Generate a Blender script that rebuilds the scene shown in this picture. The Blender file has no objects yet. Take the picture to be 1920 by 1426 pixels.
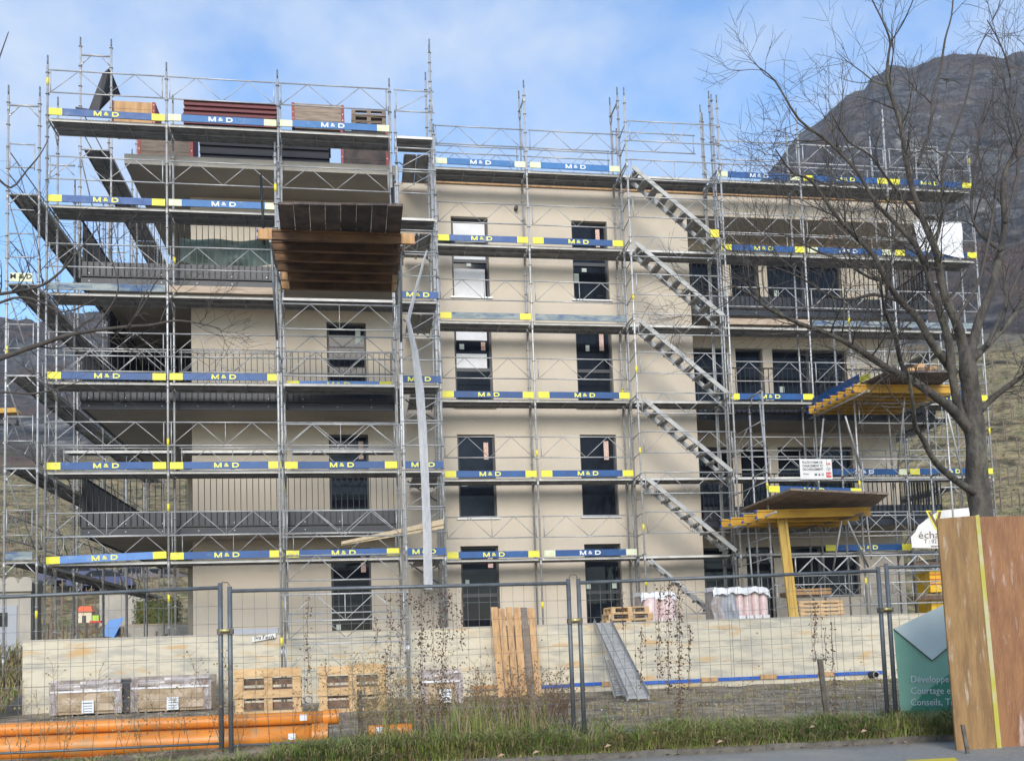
import bpy, math, random
from mathutils import Vector, Matrix, noise
random.seed(7)
S = bpy.context.scene
COL = S.collection
# ------------------------------------------------------------------ camera
CAM = Vector((6.739, -21.6086, -2.1359)); F_PX = 1781.14; PX = 960.0; PY = 1068.44
YAW, PITCH, ROLL = -0.15647, 0.080813, -0.033923
def cam_axes():
    cy, sy = math.cos(YAW), math.sin(YAW); cp, sp = math.cos(PITCH), math.sin(PITCH); cr, sr = math.cos(ROLL), math.sin(ROLL)
    f = Vector((-sy*cp, cy*cp, sp)); r = Vector((cy, sy, 0)); u = r.cross(f)
    return cr*r + sr*u, -sr*r + cr*u, f
CR, CU, CF = cam_axes()
cd = bpy.data.cameras.new('camera'); co = bpy.data.objects.new('camera', cd); COL.objects.link(co); S.camera = co
co.matrix_world = Matrix(((CR.x, CU.x, -CF.x, CAM.x), (CR.y, CU.y, -CF.y, CAM.y), (CR.z, CU.z, -CF.z, CAM.z), (0, 0, 0, 1)))
cd.sensor_fit = 'HORIZONTAL'; cd.sensor_width = 36; cd.lens = F_PX/1920*36; cd.shift_y = (PY-713)/1920; cd.clip_end = 3000; cd.clip_start = .1
def ray(x, y): return CF + CR*((x-PX)/F_PX) - CU*((y-PY)/F_PX)
def at(x, y, Y):
    d = ray(x, y); return CAM + d*((Y-CAM.y)/d.y)
def atz(x, y, Z):
    d = ray(x, y); return CAM + d*((Z-CAM.z)/d.z)
# ------------------------------------------------------------------ sky and sun
SUN_AZ, SUN_EL = math.radians(-8), math.radians(25)      # azimuth from -Y towards -X
sdir = Vector((math.sin(SUN_AZ)*math.cos(SUN_EL), -math.cos(SUN_AZ)*math.cos(SUN_EL), math.sin(SUN_EL)))
W = bpy.data.worlds.new('World'); S.world = W; W.use_nodes = True
nt = W.node_tree; nt.nodes.clear()
def N(nt, t, **k):
    n = nt.nodes.new(t)
    for a, b in k.items(): setattr(n, a, b)
    return n
out = N(nt, 'ShaderNodeOutputWorld'); bg = N(nt, 'ShaderNodeBackground'); sky = N(nt, 'ShaderNodeTexSky')
sky.sky_type = 'NISHITA'; sky.sun_disc = False; sky.sun_elevation = SUN_EL
sky.sun_rotation = math.atan2(sdir.x, sdir.y); sky.dust_density = .3; sky.ozone_density = 2.2; sky.altitude = 500
tc = N(nt, 'ShaderNodeTexCoord'); mp = N(nt, 'ShaderNodeMapping'); mp.inputs['Scale'].default_value = (1, 1, 1.5); mp.inputs['Rotation'].default_value = (0, .3, .5)
n1 = N(nt, 'ShaderNodeTexNoise'); n1.inputs['Scale'].default_value = 6.2; n1.inputs['Detail'].default_value = 7; n1.inputs['Roughness'].default_value = .56; n1.inputs['Distortion'].default_value = .0
cr_ = N(nt, 'ShaderNodeValToRGB'); cr_.color_ramp.elements[0].position = .36; cr_.color_ramp.elements[1].position = .68
cr_.color_ramp.elements[0].color = (.02, .02, .02, 1); cr_.color_ramp.elements[1].color = (.95, .95, .95, 1)
mx = N(nt, 'ShaderNodeMix', data_type='RGBA'); mx.inputs['B'].default_value = (3.9, 4.6, 5.7, 1)
hs = N(nt, 'ShaderNodeHueSaturation'); hs.inputs['Saturation'].default_value = 1.12; hs.inputs['Value'].default_value = 1.75
L = nt.links.new
L(tc.outputs['Generated'], mp.inputs['Vector']); L(mp.outputs['Vector'], n1.inputs['Vector']); L(n1.outputs['Fac'], cr_.inputs['Fac'])
L(sky.outputs['Color'], hs.inputs['Color']); L(hs.outputs['Color'], mx.inputs['A']); L(cr_.outputs['Color'], mx.inputs['Factor'])
L(mx.outputs['Result'], bg.inputs['Color']); L(bg.outputs['Background'], out.inputs['Surface']); bg.inputs['Strength'].default_value = .115
sl = bpy.data.lights.new('sun', 'SUN'); sl.energy = 2.0; sl.angle = math.radians(28); sl.color = (1, .92, .80)
so = bpy.data.objects.new('sun', sl); COL.objects.link(so); so.rotation_euler = sdir.to_track_quat('Z', 'Y').to_euler(); so.location = (0, -30, 30)
S.view_settings.view_transform = 'Standard'; S.view_settings.look = 'None'; S.view_settings.exposure = 0.68; S.view_settings.gamma = 1
S.render.engine = 'CYCLES'

# ------------------------------------------------------------------ materials
M = {}
def mat(name, col, rough=.7, metal=0, col2=None, scale=6, thr=(.4, .65), bump=0, bscale=60, stretch=(1, 1, 1), spec=.5, rnd=0, detail=6, col3=None, scale3=1.5, thr3=(.5, .7), alpha=1, world=False):
    m = bpy.data.materials.new(name); m.use_nodes = True; t = m.node_tree; b = t.nodes['Principled BSDF']
    b.inputs['Roughness'].default_value = rough; b.inputs['Metallic'].default_value = metal; b.inputs['Specular IOR Level'].default_value = spec
    b.inputs['Alpha'].default_value = alpha
    K = t.links.new
    tcx = N(t, 'ShaderNodeTexCoord'); mpx = N(t, 'ShaderNodeMapping'); mpx.inputs['Scale'].default_value = stretch
    if world:
        g = N(t, 'ShaderNodeNewGeometry'); K(g.outputs['Position'], mpx.inputs['Vector'])
    else: K(tcx.outputs['Object'], mpx.inputs['Vector'])
    oi = N(t, 'ShaderNodeObjectInfo'); ml = N(t, 'ShaderNodeVectorMath', operation='ADD')
    mm = N(t, 'ShaderNodeMath', operation='MULTIPLY'); mm.inputs[1].default_value = 37.0 if not world else 0
    K(oi.outputs['Random'], mm.inputs[0]); K(mpx.outputs['Vector'], ml.inputs[0]); K(mm.outputs[0], ml.inputs[1])
    cur = None
    def rgb(c):
        n = N(t, 'ShaderNodeRGB'); n.outputs[0].default_value = (*c, 1); return n.outputs[0]
    cur = rgb(col)
    def layer(cur, c2, sc, th):
        nz = N(t, 'ShaderNodeTexNoise'); nz.inputs['Scale'].default_value = sc; nz.inputs['Detail'].default_value = detail; nz.inputs['Roughness'].default_value = .6
        K(ml.outputs[0], nz.inputs['Vector'])
        mr = N(t, 'ShaderNodeMapRange'); mr.inputs['From Min'].default_value = th[0]; mr.inputs['From Max'].default_value = th[1]; K(nz.outputs['Fac'], mr.inputs['Value'])
        x = N(t, 'ShaderNodeMix', data_type='RGBA'); K(mr.outputs[0], x.inputs['Factor']); K(cur, x.inputs['A']); x.inputs['B'].default_value = (*c2, 1)
        return x.outputs['Result']
    if col2: cur = layer(cur, col2, scale, thr)
    if col3: cur = layer(cur, col3, scale3, thr3)
    if rnd:
        h = N(t, 'ShaderNodeHueSaturation'); r2 = N(t, 'ShaderNodeMapRange'); r2.inputs['To Min'].default_value = 1-rnd; r2.inputs['To Max'].default_value = 1+rnd
        K(oi.outputs['Random'], r2.inputs['Value']); K(r2.outputs[0], h.inputs['Value']); K(cur, h.inputs['Color']); cur = h.outputs[0]
    K(cur, b.inputs['Base Color'])
    if bump:
        nb = N(t, 'ShaderNodeTexNoise'); nb.inputs['Scale'].default_value = bscale; nb.inputs['Detail'].default_value = 5
        K(ml.outputs[0], nb.inputs['Vector']); bp = N(t, 'ShaderNodeBump'); bp.inputs['Strength'].default_value = bump; bp.inputs['Distance'].default_value = .02
        K(nb.outputs['Fac'], bp.inputs['Height']); K(bp.outputs[0], b.inputs['Normal'])
    M[name] = m; return m
mat('galv', (.48, .475, .465), .45, .35, (.30, .31, .32), 9, (.45, .75), rnd=.18)
mat('galv_dark', (.20, .22, .235), .5, .4, (.13, .14, .15), 7, rnd=.1)
mat('deck_steel', (.36, .355, .35), .6, .2, (.24, .235, .23), 5, rnd=.15)
mat('deck_edge', (.66, .64, .60), .55, .1, (.52, .50, .46), 4, rnd=.12)
mat('alu', (.60, .60, .59), .5, .3, (.42, .42, .41), 8, rnd=.05)
mat('stair_alu', (.44, .44, .425), .6, .15, (.36, .355, .34), 3)
mat('stair_tread', (.34, .325, .30), .8, .0, (.26, .245, .22), 5)
mat('beam_old_shaded', (.20, .105, .045), .8, 0, (.10, .055, .03), 4, stretch=(.5, 1, 1), rnd=.15)  # aged beam, with the shade under the platform mixed into its brown
mat('plaster', (.60, .53, .435), .9, 0, (.56, .49, .395), 1.3, (.35, .7), bump=.5, bscale=70, col3=(.52, .455, .365), scale3=.7, thr3=(.54, .8), world=True, stretch=(1, 1, .6))
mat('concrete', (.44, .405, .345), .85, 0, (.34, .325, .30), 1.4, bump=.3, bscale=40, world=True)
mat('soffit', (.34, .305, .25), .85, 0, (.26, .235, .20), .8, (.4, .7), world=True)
mat('wall_conc', (.63, .565, .43), .85, 0, (.45, .415, .34), 2.0, (.45, .62), bump=.6, bscale=25, stretch=(.7, 1, 2.6), col3=(.58, .39, .19), scale3=1.7, thr3=(.56, .68), world=True)
mat('anthracite', (.018, .023, .034), .45, .1, (.013, .017, .026), 4, rnd=.05)
mat('rail_black', (.012, .014, .018), .5, .2)
mat('frame_dark', (.028, .031, .038), .45)
mat('glass', (.007, .009, .014), .05, 0, (.018, .022, .03), 1.2, (.45, .7), spec=.18)  # paler noise patches paint vague reflections into the panes
mat('white_sheet', (.74, .75, .77), .7, 0, (.66, .67, .69), 3)
mat('sticker', (.50, .56, .50), .6)
mat('sticker_orange', (.55, .20, .10), .6, col2=(.65, .55, .50), scale=40, thr=(.45, .5))
mat('sill', (.52, .53, .54), .4, .4)
mat('board_blue', (.003, .072, .245), .5, 0, (.006, .055, .19), 4, rnd=.15, col3=(.06, .14, .25), scale3=3.5, thr3=(.60, .70))
mat('board_light', (.014, .13, .35), .55, 0, (.05, .17, .40), 4, (.4, .8), rnd=.08, col3=(.16, .24, .36), scale3=3.5, thr3=(.60, .70))
mat('board_dusty', (.035, .09, .25), .6, 0, (.07, .13, .28), 5, rnd=.1, col3=(.17, .2, .3), scale3=3.5, thr3=(.60, .70))
mat('board_sky', (.10, .24, .55), .5, 0, (.08, .2, .48), 3, col3=(.2, .3, .45), scale3=3.5, thr3=(.60, .70))
mat('board_grey', (.20, .245, .26), .8, 0, (.30, .33, .32), 6, (.45, .6), col3=(.07, .12, .22), scale3=4, thr3=(.5, .62), stretch=(.5, 1, 2))
mat('board_wood', (.45, .36, .27), .8, 0, (.34, .25, .18), 6, stretch=(.3, 1, 4))
mat('yellow', (.80, .74, .04), .5, 0, (.70, .64, .06), 6, col3=(.45, .42, .16), scale3=3.5, thr3=(.60, .70))
mat('pale_yellow', (.60, .64, .38), .6, 0, (.70, .70, .55), 8)
mat('paint_white', (.72, .74, .76), .5)
mat('letter_yellow', (.80, .76, .10), .5)
mat('tag_yellow', (.78, .66, .05), .5)
mat('wood_new', (.56, .34, .16), .75, 0, (.38, .21, .09), 4, bump=.2, bscale=30, stretch=(3, 3, .35), rnd=.1)
mat('wood_pallet', (.62, .42, .22), .75, 0, (.45, .28, .13), 5, bump=.2, stretch=(.5, 1, 3), rnd=.1)
mat('wood_old_shade', (.20, .125, .085), .85, 0, (.10, .065, .045), 6, bump=.3, stretch=(1.5, .4, 1.5), rnd=.25)  # old wood, also serves as painted shade inside the upright pallets
mat('wood_grey', (.27, .21, .16), .85, 0, (.17, .13, .10), 6, bump=.3, stretch=(.5, .5, 3), rnd=.2)
mat('plank_dark', (.135, .10, .085), .85, 0, (.06, .05, .048), 3, (.4, .6), rnd=.4, bump=.2)
mat('beam_yellow', (.58, .33, .03), .6, 0, (.42, .22, .025), 5, stretch=(.4, 1, 1), rnd=.08)
mat('beam_face', (.62, .42, .10), .6, 0, (.50, .30, .06), 6, stretch=(2, 2, .3))
mat('cap_blue', (.03, .08, .35), .5)
mat('osb', (.55, .45, .30), .8, 0, (.38, .28, .16), 28, (.5, .62), stretch=(.5, 1, 2))
mat('crate_red', (.30, .045, .04), .6, 0, (.2, .03, .03), 8)
mat('beam_red', (.17, .03, .035), .6, 0, (.11, .025, .03), 5, rnd=.1)
mat('tarp_black', (.022, .025, .032), .55, 0, (.035, .038, .045), 3)
mat('tarp_green', (.10, .15, .135), .6, 0, (.07, .105, .095), 2)
mat('navy_dark', (.012, .014, .022), .7)
mat('membrane', (.05, .055, .06), .6, bump=.3, bscale=8)
mat('orange_pipe', (.74, .25, .03), .4, 0, (.62, .21, .03), 3, rnd=.08, col3=(.50, .27, .11), scale3=5, thr3=(.54, .72))
mat('pipe_inside', (.10, .03, .01), .8)
mat('brown_paper', (.42, .31, .20), .45, 0, (.36, .26, .165), 3, bump=.3, bscale=14)
mat('film', (.46, .41, .39), .25, 0, (.30, .24, .22), 5, (.4, .7), bump=.6, bscale=9)
mat('film_white', (.78, .77, .77), .3, 0, (.62, .60, .60), 5, bump=.6, bscale=12)
mat('pink', (.70, .55, .52), .4, 0, (.60, .42, .39), 9, bump=.4, bscale=10)
mat('grey_film', (.30, .31, .34), .3, 0, (.5, .5, .52), 6, (.45, .65), bump=.6, bscale=8, stretch=(3, 1, .6))
mat('chute', (.70, .70, .72), .35, 0, (.55, .56, .58), 7, bump=.8, bscale=14, alpha=.62, stretch=(2, 1, .6))
mat('asphalt', (.27, .26, .235), .9, 0, (.21, .20, .185), 18, bump=.5, bscale=120, col3=(.33, .30, .25), scale3=1.1, thr3=(.5, .75), world=True)
mat('kerb', (.11, .10, .088), .9, 0, (.17, .155, .13), 9, bump=.6, bscale=30, world=True)
mat('soil', (.21, .165, .115), .95, 0, (.38, .31, .21), 4, (.44, .60), bump=1, bscale=25, col3=(.12, .095, .065), scale3=1.3, thr3=(.5, .62), world=True)
mat('terrace_soil', (.25, .22, .18), .95, 0, (.15, .12, .09), 3, bump=.6, world=True)
mat('grass_green', (.10, .165, .028), .75, 0, (.20, .24, .05), .9, (.4, .6), world=True)
mat('grass_dry', (.34, .27, .14), .85, 0, (.22, .16, .085), 1.5, world=True)
mat('weed_brown', (.15, .085, .045), .9, 0, (.24, .17, .09), 2, world=True)
mat('vine_leaf', (.075, .042, .03), .9, 0, (.13, .075, .05), 8)
mat('bark', (.105, .090, .074), .9, 0, (.050, .043, .037), 11, (.4, .6), bump=1, bscale=45, stretch=(1, 1, .4), col3=(.20, .20, .14), scale3=3, thr3=(.56, .75), world=True)
mat('bark_grey', (.085, .072, .062), .9, 0, (.055, .047, .041), 10)
mat('leaf_dead', (.38, .24, .16), .8)
mat('fence_galv', (.15, .165, .175), .5, .4, (.11, .12, .13), 8, rnd=.06)
mat('wire', (.17, .18, .18), .5, .4)
mat('brass', (.60, .52, .22), .35, .6)
mat('ply_tan', (.30, .175, .065), .65, 0, (.20, .11, .042), 4, (.4, .62), bump=.5, bscale=24, stretch=(3.5, 3, .55), col3=(.38, .30, .21), scale3=4.2, thr3=(.60, .68))
mat('ply_red', (.29, .135, .052), .55, 0, (.20, .085, .033), 4, (.38, .62), bump=.5, bscale=24, stretch=(2.5, 2.5, .55), col3=(.42, .30, .25), scale3=3.8, thr3=(.58, .68))
mat('moss_strip', (.46, .42, .25), .8, 0, (.42, .38, .06), 6, (.4, .55), stretch=(1, 1, .6))
mat('banner_green', (.25, .47, .36), .6, 0, (.22, .43, .32), 2)
mat('banner_dark', (.06, .27, .18), .6, 0, (.05, .24, .16), 2)
mat('banner_back', (.66, .74, .71), .6, 0, (.60, .69, .66), 3)
mat('banner_white', (.74, .73, .70), .6, 0, (.66, .65, .62), 3)
mat('text_brown', (.16, .10, .085), .7)
mat('text_black', (.03, .03, .035), .7)
mat('text_red', (.60, .04, .05), .6)
mat('strip_blue', (.02, .10, .42), .5)
mat('rust_steel', (.16, .14, .12), .7, .3, (.09, .07, .055), 12)
mat('hedge', (.06, .085, .022), .9, 0, (.15, .13, .04), 6, bump=1, bscale=20)
mat('yellow_box', (.80, .48, .02), .5)
mat('chair_grey', (.12, .12, .13), .7)
mat('car_blue', (.015, .03, .13), .3); mat('car_white', (.7, .7, .72), .3); mat('car_dark', (.08, .07, .08), .3)
mat('toy_orange', (.8, .16, .06), .5); mat('toy_cream', (.7, .62, .45), .6); mat('toy_lime', (.45, .7, .05), .5); mat('tarp_blue', (.08, .25, .62), .5)
mat('door_grey', (.34, .36, .40), .5); mat('paint_yellow_line', (.6, .48, .04), .7)

# hillside: vineyard terraces low down, rock and scrub above
def hill_material():
    m = bpy.data.materials.new('hillside'); m.use_nodes = True; t = m.node_tree; b = t.nodes['Principled BSDF']; K = t.links.new
    b.inputs['Roughness'].default_value = .95; b.inputs['Specular IOR Level'].default_value = .1
    g = N(t, 'ShaderNodeNewGeometry'); sx = N(t, 'ShaderNodeSeparateXYZ'); K(g.outputs['Position'], sx.inputs[0])
    def noise_(sc, det=8, stretch=(1, 1, 1), rough=.62):
        mp_ = N(t, 'ShaderNodeMapping'); mp_.inputs['Scale'].default_value = stretch; K(g.outputs['Position'], mp_.inputs[0])
        n = N(t, 'ShaderNodeTexNoise'); n.inputs['Scale'].default_value = sc; n.inputs['Detail'].default_value = det; n.inputs['Roughness'].default_value = rough; K(mp_.outputs[0], n.inputs['Vector']); return n.outputs['Fac']
    def ramp(v, stops):
        r = N(t, 'ShaderNodeValToRGB'); e = r.color_ramp.elements
        e[0].position = stops[0][0]; e[0].color = (*stops[0][1], 1); e[1].position = stops[-1][0]; e[1].color = (*stops[-1][1], 1)
        for p_, c in stops[1:-1]:
            q = e.new(p_); q.color = (*c, 1)
        K(v, r.inputs[0]); return r.outputs[0]
    rock = ramp(noise_(.055, 7, (1, 1, 2.0), .66), [(.36, (.014, .016, .020)), (.44, (.060, .061, .064)), (.49, (.125, .124, .122)), (.53, (.034, .034, .037)), (.585, (.10, .094, .088)), (.66, (.26, .25, .23))])
    veg = ramp(noise_(.12, 8, (1, 1, 1), .7), [(.36, (.028, .027, .027)), (.47, (.066, .056, .050)), (.56, (.105, .068, .055)), (.68, (.075, .078, .050))])
    mk = ramp(noise_(.018, 7, (1, 1, 1.5), .65), [(.44, (0, 0, 0)), (.56, (1, 1, 1))])
    rm = N(t, 'ShaderNodeMix', data_type='RGBA'); K(mk, rm.inputs['Factor']); K(rock, rm.inputs['A']); K(veg, rm.inputs['B']); rock = rm.outputs['Result']
    vine = ramp(noise_(.45, 12, (.5, .5, 1.8), .78), [(.36, (.05, .045, .03)), (.45, (.15, .125, .075)), (.52, (.33, .27, .165)), (.58, (.10, .11, .045)), (.66, (.42, .36, .24))])
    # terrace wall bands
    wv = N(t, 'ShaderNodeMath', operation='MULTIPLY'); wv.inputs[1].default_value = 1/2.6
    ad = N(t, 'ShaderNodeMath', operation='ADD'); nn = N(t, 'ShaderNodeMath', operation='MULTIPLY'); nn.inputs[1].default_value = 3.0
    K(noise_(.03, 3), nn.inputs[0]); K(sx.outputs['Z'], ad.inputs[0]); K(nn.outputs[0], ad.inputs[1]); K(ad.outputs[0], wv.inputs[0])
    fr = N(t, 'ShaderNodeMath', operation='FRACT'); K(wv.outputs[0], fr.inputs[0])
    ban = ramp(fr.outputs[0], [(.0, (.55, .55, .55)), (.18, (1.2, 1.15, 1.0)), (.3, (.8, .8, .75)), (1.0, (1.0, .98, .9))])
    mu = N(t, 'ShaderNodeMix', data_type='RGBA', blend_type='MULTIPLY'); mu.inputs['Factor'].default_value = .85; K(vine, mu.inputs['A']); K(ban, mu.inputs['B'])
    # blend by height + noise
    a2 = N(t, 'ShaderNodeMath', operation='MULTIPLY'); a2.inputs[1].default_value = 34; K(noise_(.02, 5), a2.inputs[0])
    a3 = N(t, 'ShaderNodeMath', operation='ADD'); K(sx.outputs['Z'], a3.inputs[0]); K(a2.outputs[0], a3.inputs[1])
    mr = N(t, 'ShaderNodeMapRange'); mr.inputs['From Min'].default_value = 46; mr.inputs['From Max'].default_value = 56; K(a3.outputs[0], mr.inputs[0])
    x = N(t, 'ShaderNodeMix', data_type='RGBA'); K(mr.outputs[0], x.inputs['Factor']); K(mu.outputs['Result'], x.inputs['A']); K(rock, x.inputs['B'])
    K(x.outputs['Result'], b.inputs['Base Color'])
    bp = N(t, 'ShaderNodeBump'); bp.inputs['Strength'].default_value = 1; bp.inputs['Distance'].default_value = 4; K(noise_(.07, 8, (1, 1, 1.6), .62), bp.inputs['Height']); K(bp.outputs[0], b.inputs['Normal'])
    M['hillside'] = m
hill_material()

# ------------------------------------------------------------------ mesh helpers
class MB:
    def __init__(s): s.v = []; s.f = []; s.mi = []; s.mats = []; s.sm = []
    def m(s, name):
        if name not in s.mats: s.mats.append(name)
        return s.mats.index(name)
    def face(s, pts, mt, smooth=False):
        n = len(s.v); s.v += [tuple(p) for p in pts]; s.f.append(tuple(range(n, n+len(pts)))); s.mi.append(s.m(mt)); s.sm.append(smooth)
    def box(s, a, b, mt, M4=None):
        x0, y0, z0 = a; x1, y1, z1 = b
        P = [Vector(p) for p in ((x0, y0, z0), (x1, y0, z0), (x1, y1, z0), (x0, y1, z0), (x0, y0, z1), (x1, y0, z1), (x1, y1, z1), (x0, y1, z1))]
        if M4: P = [M4 @ p for p in P]
        s.hexa(P, mt)
    def hexa(s, P, mt):
        n = len(s.v); s.v += [tuple(p) for p in P]; k = s.m(mt)
        for q in ((0, 3, 2, 1), (4, 5, 6, 7), (0, 1, 5, 4), (1, 2, 6, 5), (2, 3, 7, 6), (3, 0, 4, 7)):
            s.f.append(tuple(n+i for i in q)); s.mi.append(k); s.sm.append(False)
    def tube(s, p, q, r, mt, n=8, r2=None, caps=True):
        p = Vector(p); q = Vector(q); d = q-p
        if d.length < 1e-6: return
        a = d.orthogonal().normalized(); b = d.normalized().cross(a); r2 = r if r2 is None else r2; k = s.m(mt); o = len(s.v)
        for c, rr in ((p, r), (q, r2)):
            for i in range(n):
                t = 2*math.pi*i/n; s.v.append(tuple(c + a*(rr*math.cos(t)) + b*(rr*math.sin(t))))
        for i in range(n):
            j = (i+1) % n; s.f.append((o+i, o+j, o+n+j, o+n+i)); s.mi.append(k); s.sm.append(True)
        if caps:
            s.f.append(tuple(o+i for i in range(n-1, -1, -1))); s.mi.append(k); s.sm.append(False)
            s.f.append(tuple(o+n+i for i in range(n))); s.mi.append(k); s.sm.append(False)
    def path(s, pts, rad, mt, n=6):
        # swept tube with shared rings
        pts = [Vector(p) for p in pts]; k = s.m(mt); rings = []; up = None
        for i, p in enumerate(pts):
            d = (pts[min(i+1, len(pts)-1)] - pts[max(i-1, 0)])
            if d.length < 1e-6: d = Vector((0, 0, 1))
            d.normalize()
            a = (up - d*up.dot(d)) if up else d.orthogonal()
            if a.length < 1e-5: a = d.orthogonal()
            a.normalize(); up = a; b = d.cross(a); o = len(s.v)
            for j in range(n):
                t = 2*math.pi*j/n; s.v.append(tuple(p + a*(rad[i]*math.cos(t)) + b*(rad[i]*math.sin(t))))
            rings.append(o)
        for i in range(len(rings)-1):
            for j in range(n):
                l = (j+1) % n; s.f.append((rings[i]+j, rings[i]+l, rings[i+1]+l, rings[i+1]+j)); s.mi.append(k); s.sm.append(True)
        s.f.append(tuple(rings[-1]+j for j in range(n))); s.mi.append(k); s.sm.append(False)
        s.f.append(tuple(rings[0]+j for j in range(n-1, -1, -1))); s.mi.append(k); s.sm.append(False)
    def mesh(s, name, off=None):
        me = bpy.data.meshes.new(name); v = s.v
        if off is not None: v = [(a-off[0], b-off[1], c-off[2]) for a, b, c in v]
        me.from_pydata(v, [], s.f)
        for x in s.mats: me.materials.append(M[x])
        me.polygons.foreach_set('material_index', s.mi); me.polygons.foreach_set('use_smooth', s.sm); me.update(); return me
    def build(s, name, parent=None, base=None):
        off = parent['_o'] if parent is not None and '_o' in parent else (base or (0, 0, 0))
        o = bpy.data.objects.new(name, s.mesh(name, off)); COL.objects.link(o)
        if parent is not None: o.parent = parent
        if base is not None: o.location = base
        return o
def tag(o, label=None, cat=None, group=None, kind=None):
    if label: o['label'] = label
    if cat: o['category'] = cat
    if group: o['group'] = group
    if kind: o['kind'] = kind
    return o
def thing(name, label, cat, base=(0, 0, 0), group=None):
    o = bpy.data.objects.new(name, None); COL.objects.link(o); o.location = base; o['_o'] = tuple(base); o.empty_display_size = .2
    return tag(o, label, cat, group)
def inst(mesh, name, parent, loc, rotz=0, pre=(0, 0, 0), scale=None):
    o = bpy.data.objects.new(name, mesh); COL.objects.link(o); o.parent = parent
    b = parent['_o'] if '_o' in parent else (0, 0, 0)
    o.location = (loc[0]-b[0], loc[1]-b[1], loc[2]-b[2]); o.rotation_euler = (0, 0, rotz)
    if scale: o.scale = scale
    return o
def single(mb, name, label, cat, base=None, group=None):
    base = tuple(base) if base is not None else (0, 0, 0)
    o = bpy.data.objects.new(name, mb.mesh(name, base)); COL.objects.link(o); o.location = base
    return tag(o, label, cat, group)
_tc = {}
def text_mesh(txt, size, mt, bold=0.0, sx=1.0, align='CENTER', depth=.002, shear=0):
    key = (txt, size, mt, bold, sx, align, shear)
    if key in _tc: return _tc[key]
    c = bpy.data.curves.new('lettering', 'FONT'); c.body = txt; c.size = size; c.offset = bold; c.extrude = depth; c.align_x = align; c.align_y = 'CENTER'; c.resolution_u = 2; c.shear = shear
    o = bpy.data.objects.new('tmp', c); COL.objects.link(o); bpy.context.view_layer.update()
    me = bpy.data.meshes.new_from_object(o.evaluated_get(bpy.context.evaluated_depsgraph_get()))
    COL.objects.unlink(o); bpy.data.objects.remove(o)
    # stand it up: text x -> X, text y -> Z, facing -Y
    for v in me.vertices: x, y, z = v.co; v.co = (x*sx, -z, y)
    me.materials.clear(); me.materials.append(M[mt]); me.update(); _tc[key] = me; return me
def clean(o):   # remove helper property
    if '_o' in o: del o['_o']

# ------------------------------------------------------------------ ground, road, kerb
RZ = -3.335
def sheet(name, x0, x1, y0, y1, z, mt, nx=1, ny=1, amp=0):
    b = MB(); k = b.m(mt)
    for j in range(ny+1):
        for i in range(nx+1):
            x = x0+(x1-x0)*i/nx; y = y0+(y1-y0)*j/ny; b.v.append((x, y, z + (amp*noise.noise((x*.9, y*.9, 3)) + amp*.4*noise.noise((x*4, y*4, 1)) if amp else 0)))
    for j in range(ny):
        for i in range(nx):
            o = j*(nx+1)+i; b.f.append((o, o+1, o+nx+2, o+nx+1)); b.mi.append(k); b.sm.append(True)
    o = b.build(name); tag(o, kind='structure'); return o
sheet('ground', -400, 420, -200, 600, -3.75, 'soil')
sheet('road', -120, 120, -24, -11.77, RZ, 'asphalt', 2, 2)
sheet('building_site_ground', -30, 40, -11.6, -.9, -3.16, 'soil', 180, 50, .05)
bk = MB()
x = -40.0
while x < 60:
    bk.box((x, -11.78, RZ-.1), (x+.995, -11.66, -3.262+random.uniform(-.006, .006)), 'kerb'); x += 1.0
tag(bk.build('kerb'), kind='structure')
sheet('verge', -30, 40, -11.66, -10.2, -3.22, 'soil', 160, 10, .05)
b = MB(); b.box((8.2, -14.6, RZ), (24, -12.55, RZ+.004), 'paint_yellow_line'); 
b = MB(); b.face([atz(1700, 1424, RZ+.004), atz(1790, 1419, RZ+.004), atz(1800, 1428, RZ+.004), atz(1700, 1432, RZ+.004)], 'paint_yellow_line'); tag(b.build('road_marking'), kind='structure')
# terrace behind the retaining wall
b = MB(); b.box((-.08, -.86, -3.1), (60, 30, -1.74), 'terrace_soil'); b.hexa([Vector(v) for v in ((-40, -3, -3.7), (-.081, -3, -3.7), (-.081, 30, -3.7), (-40, 30, -3.7), (-40, -3, -3.3), (-.081, -3, -3.3), (-.081, 30, -1.75), (-40, 30, -1.75))], 'terrace_soil'); tag(b.build('terrace_ground'), kind='structure')

# ------------------------------------------------------------------ hillside (polar height field)
def azel(x, y):
    d = ray(x, y); return math.atan2(d.x, d.y), d.z/math.hypot(d.x, d.y)
sil = [(-900, 640), (-300, 610), (0, 602), (80, 598), (150, 585), (400, 560), (900, 520), (1200, 500), (1330, 440), (1400, 370), (1445, 321), (1483, 277), (1533, 236), (1557, 206), (1586, 180), (1624, 165), (1632, 141), (1669, 124), (1719, 121), (1757, 109), (1845, 106), (1881, 115), (1920, 100), (2200, 80), (2700, 60), (3300, 120)]
SA = [azel(x, y) for x, y in sil]
def crest(a):
    if a <= SA[0][0]: return SA[0][1]
    for (a0, e0), (a1, e1) in zip(SA, SA[1:]):
        if a <= a1: return e0+(e1-e0)*(a-a0)/(a1-a0)
    return SA[-1][1]
G = [(30, 0), (38, .035), (55, .13), (80, .27), (120, .46), (170, .60), (230, .74), (300, .9), (360, 1.0), (420, .93), (600, .5)]
def gfun(D):
    for (d0, g0), (d1, g1) in zip(G, G[1:]):
        if D <= d1:
            t = (D-d0)/(d1-d0); return g0+(g1-g0)*t
    return G[-1][1]
def fbm(p, o=5):
    s = 0; a = 1; q = Vector(p)
    for _ in range(o): s += a*noise.noise(q); q = q*2.03; a *= .52
    return s
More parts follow.
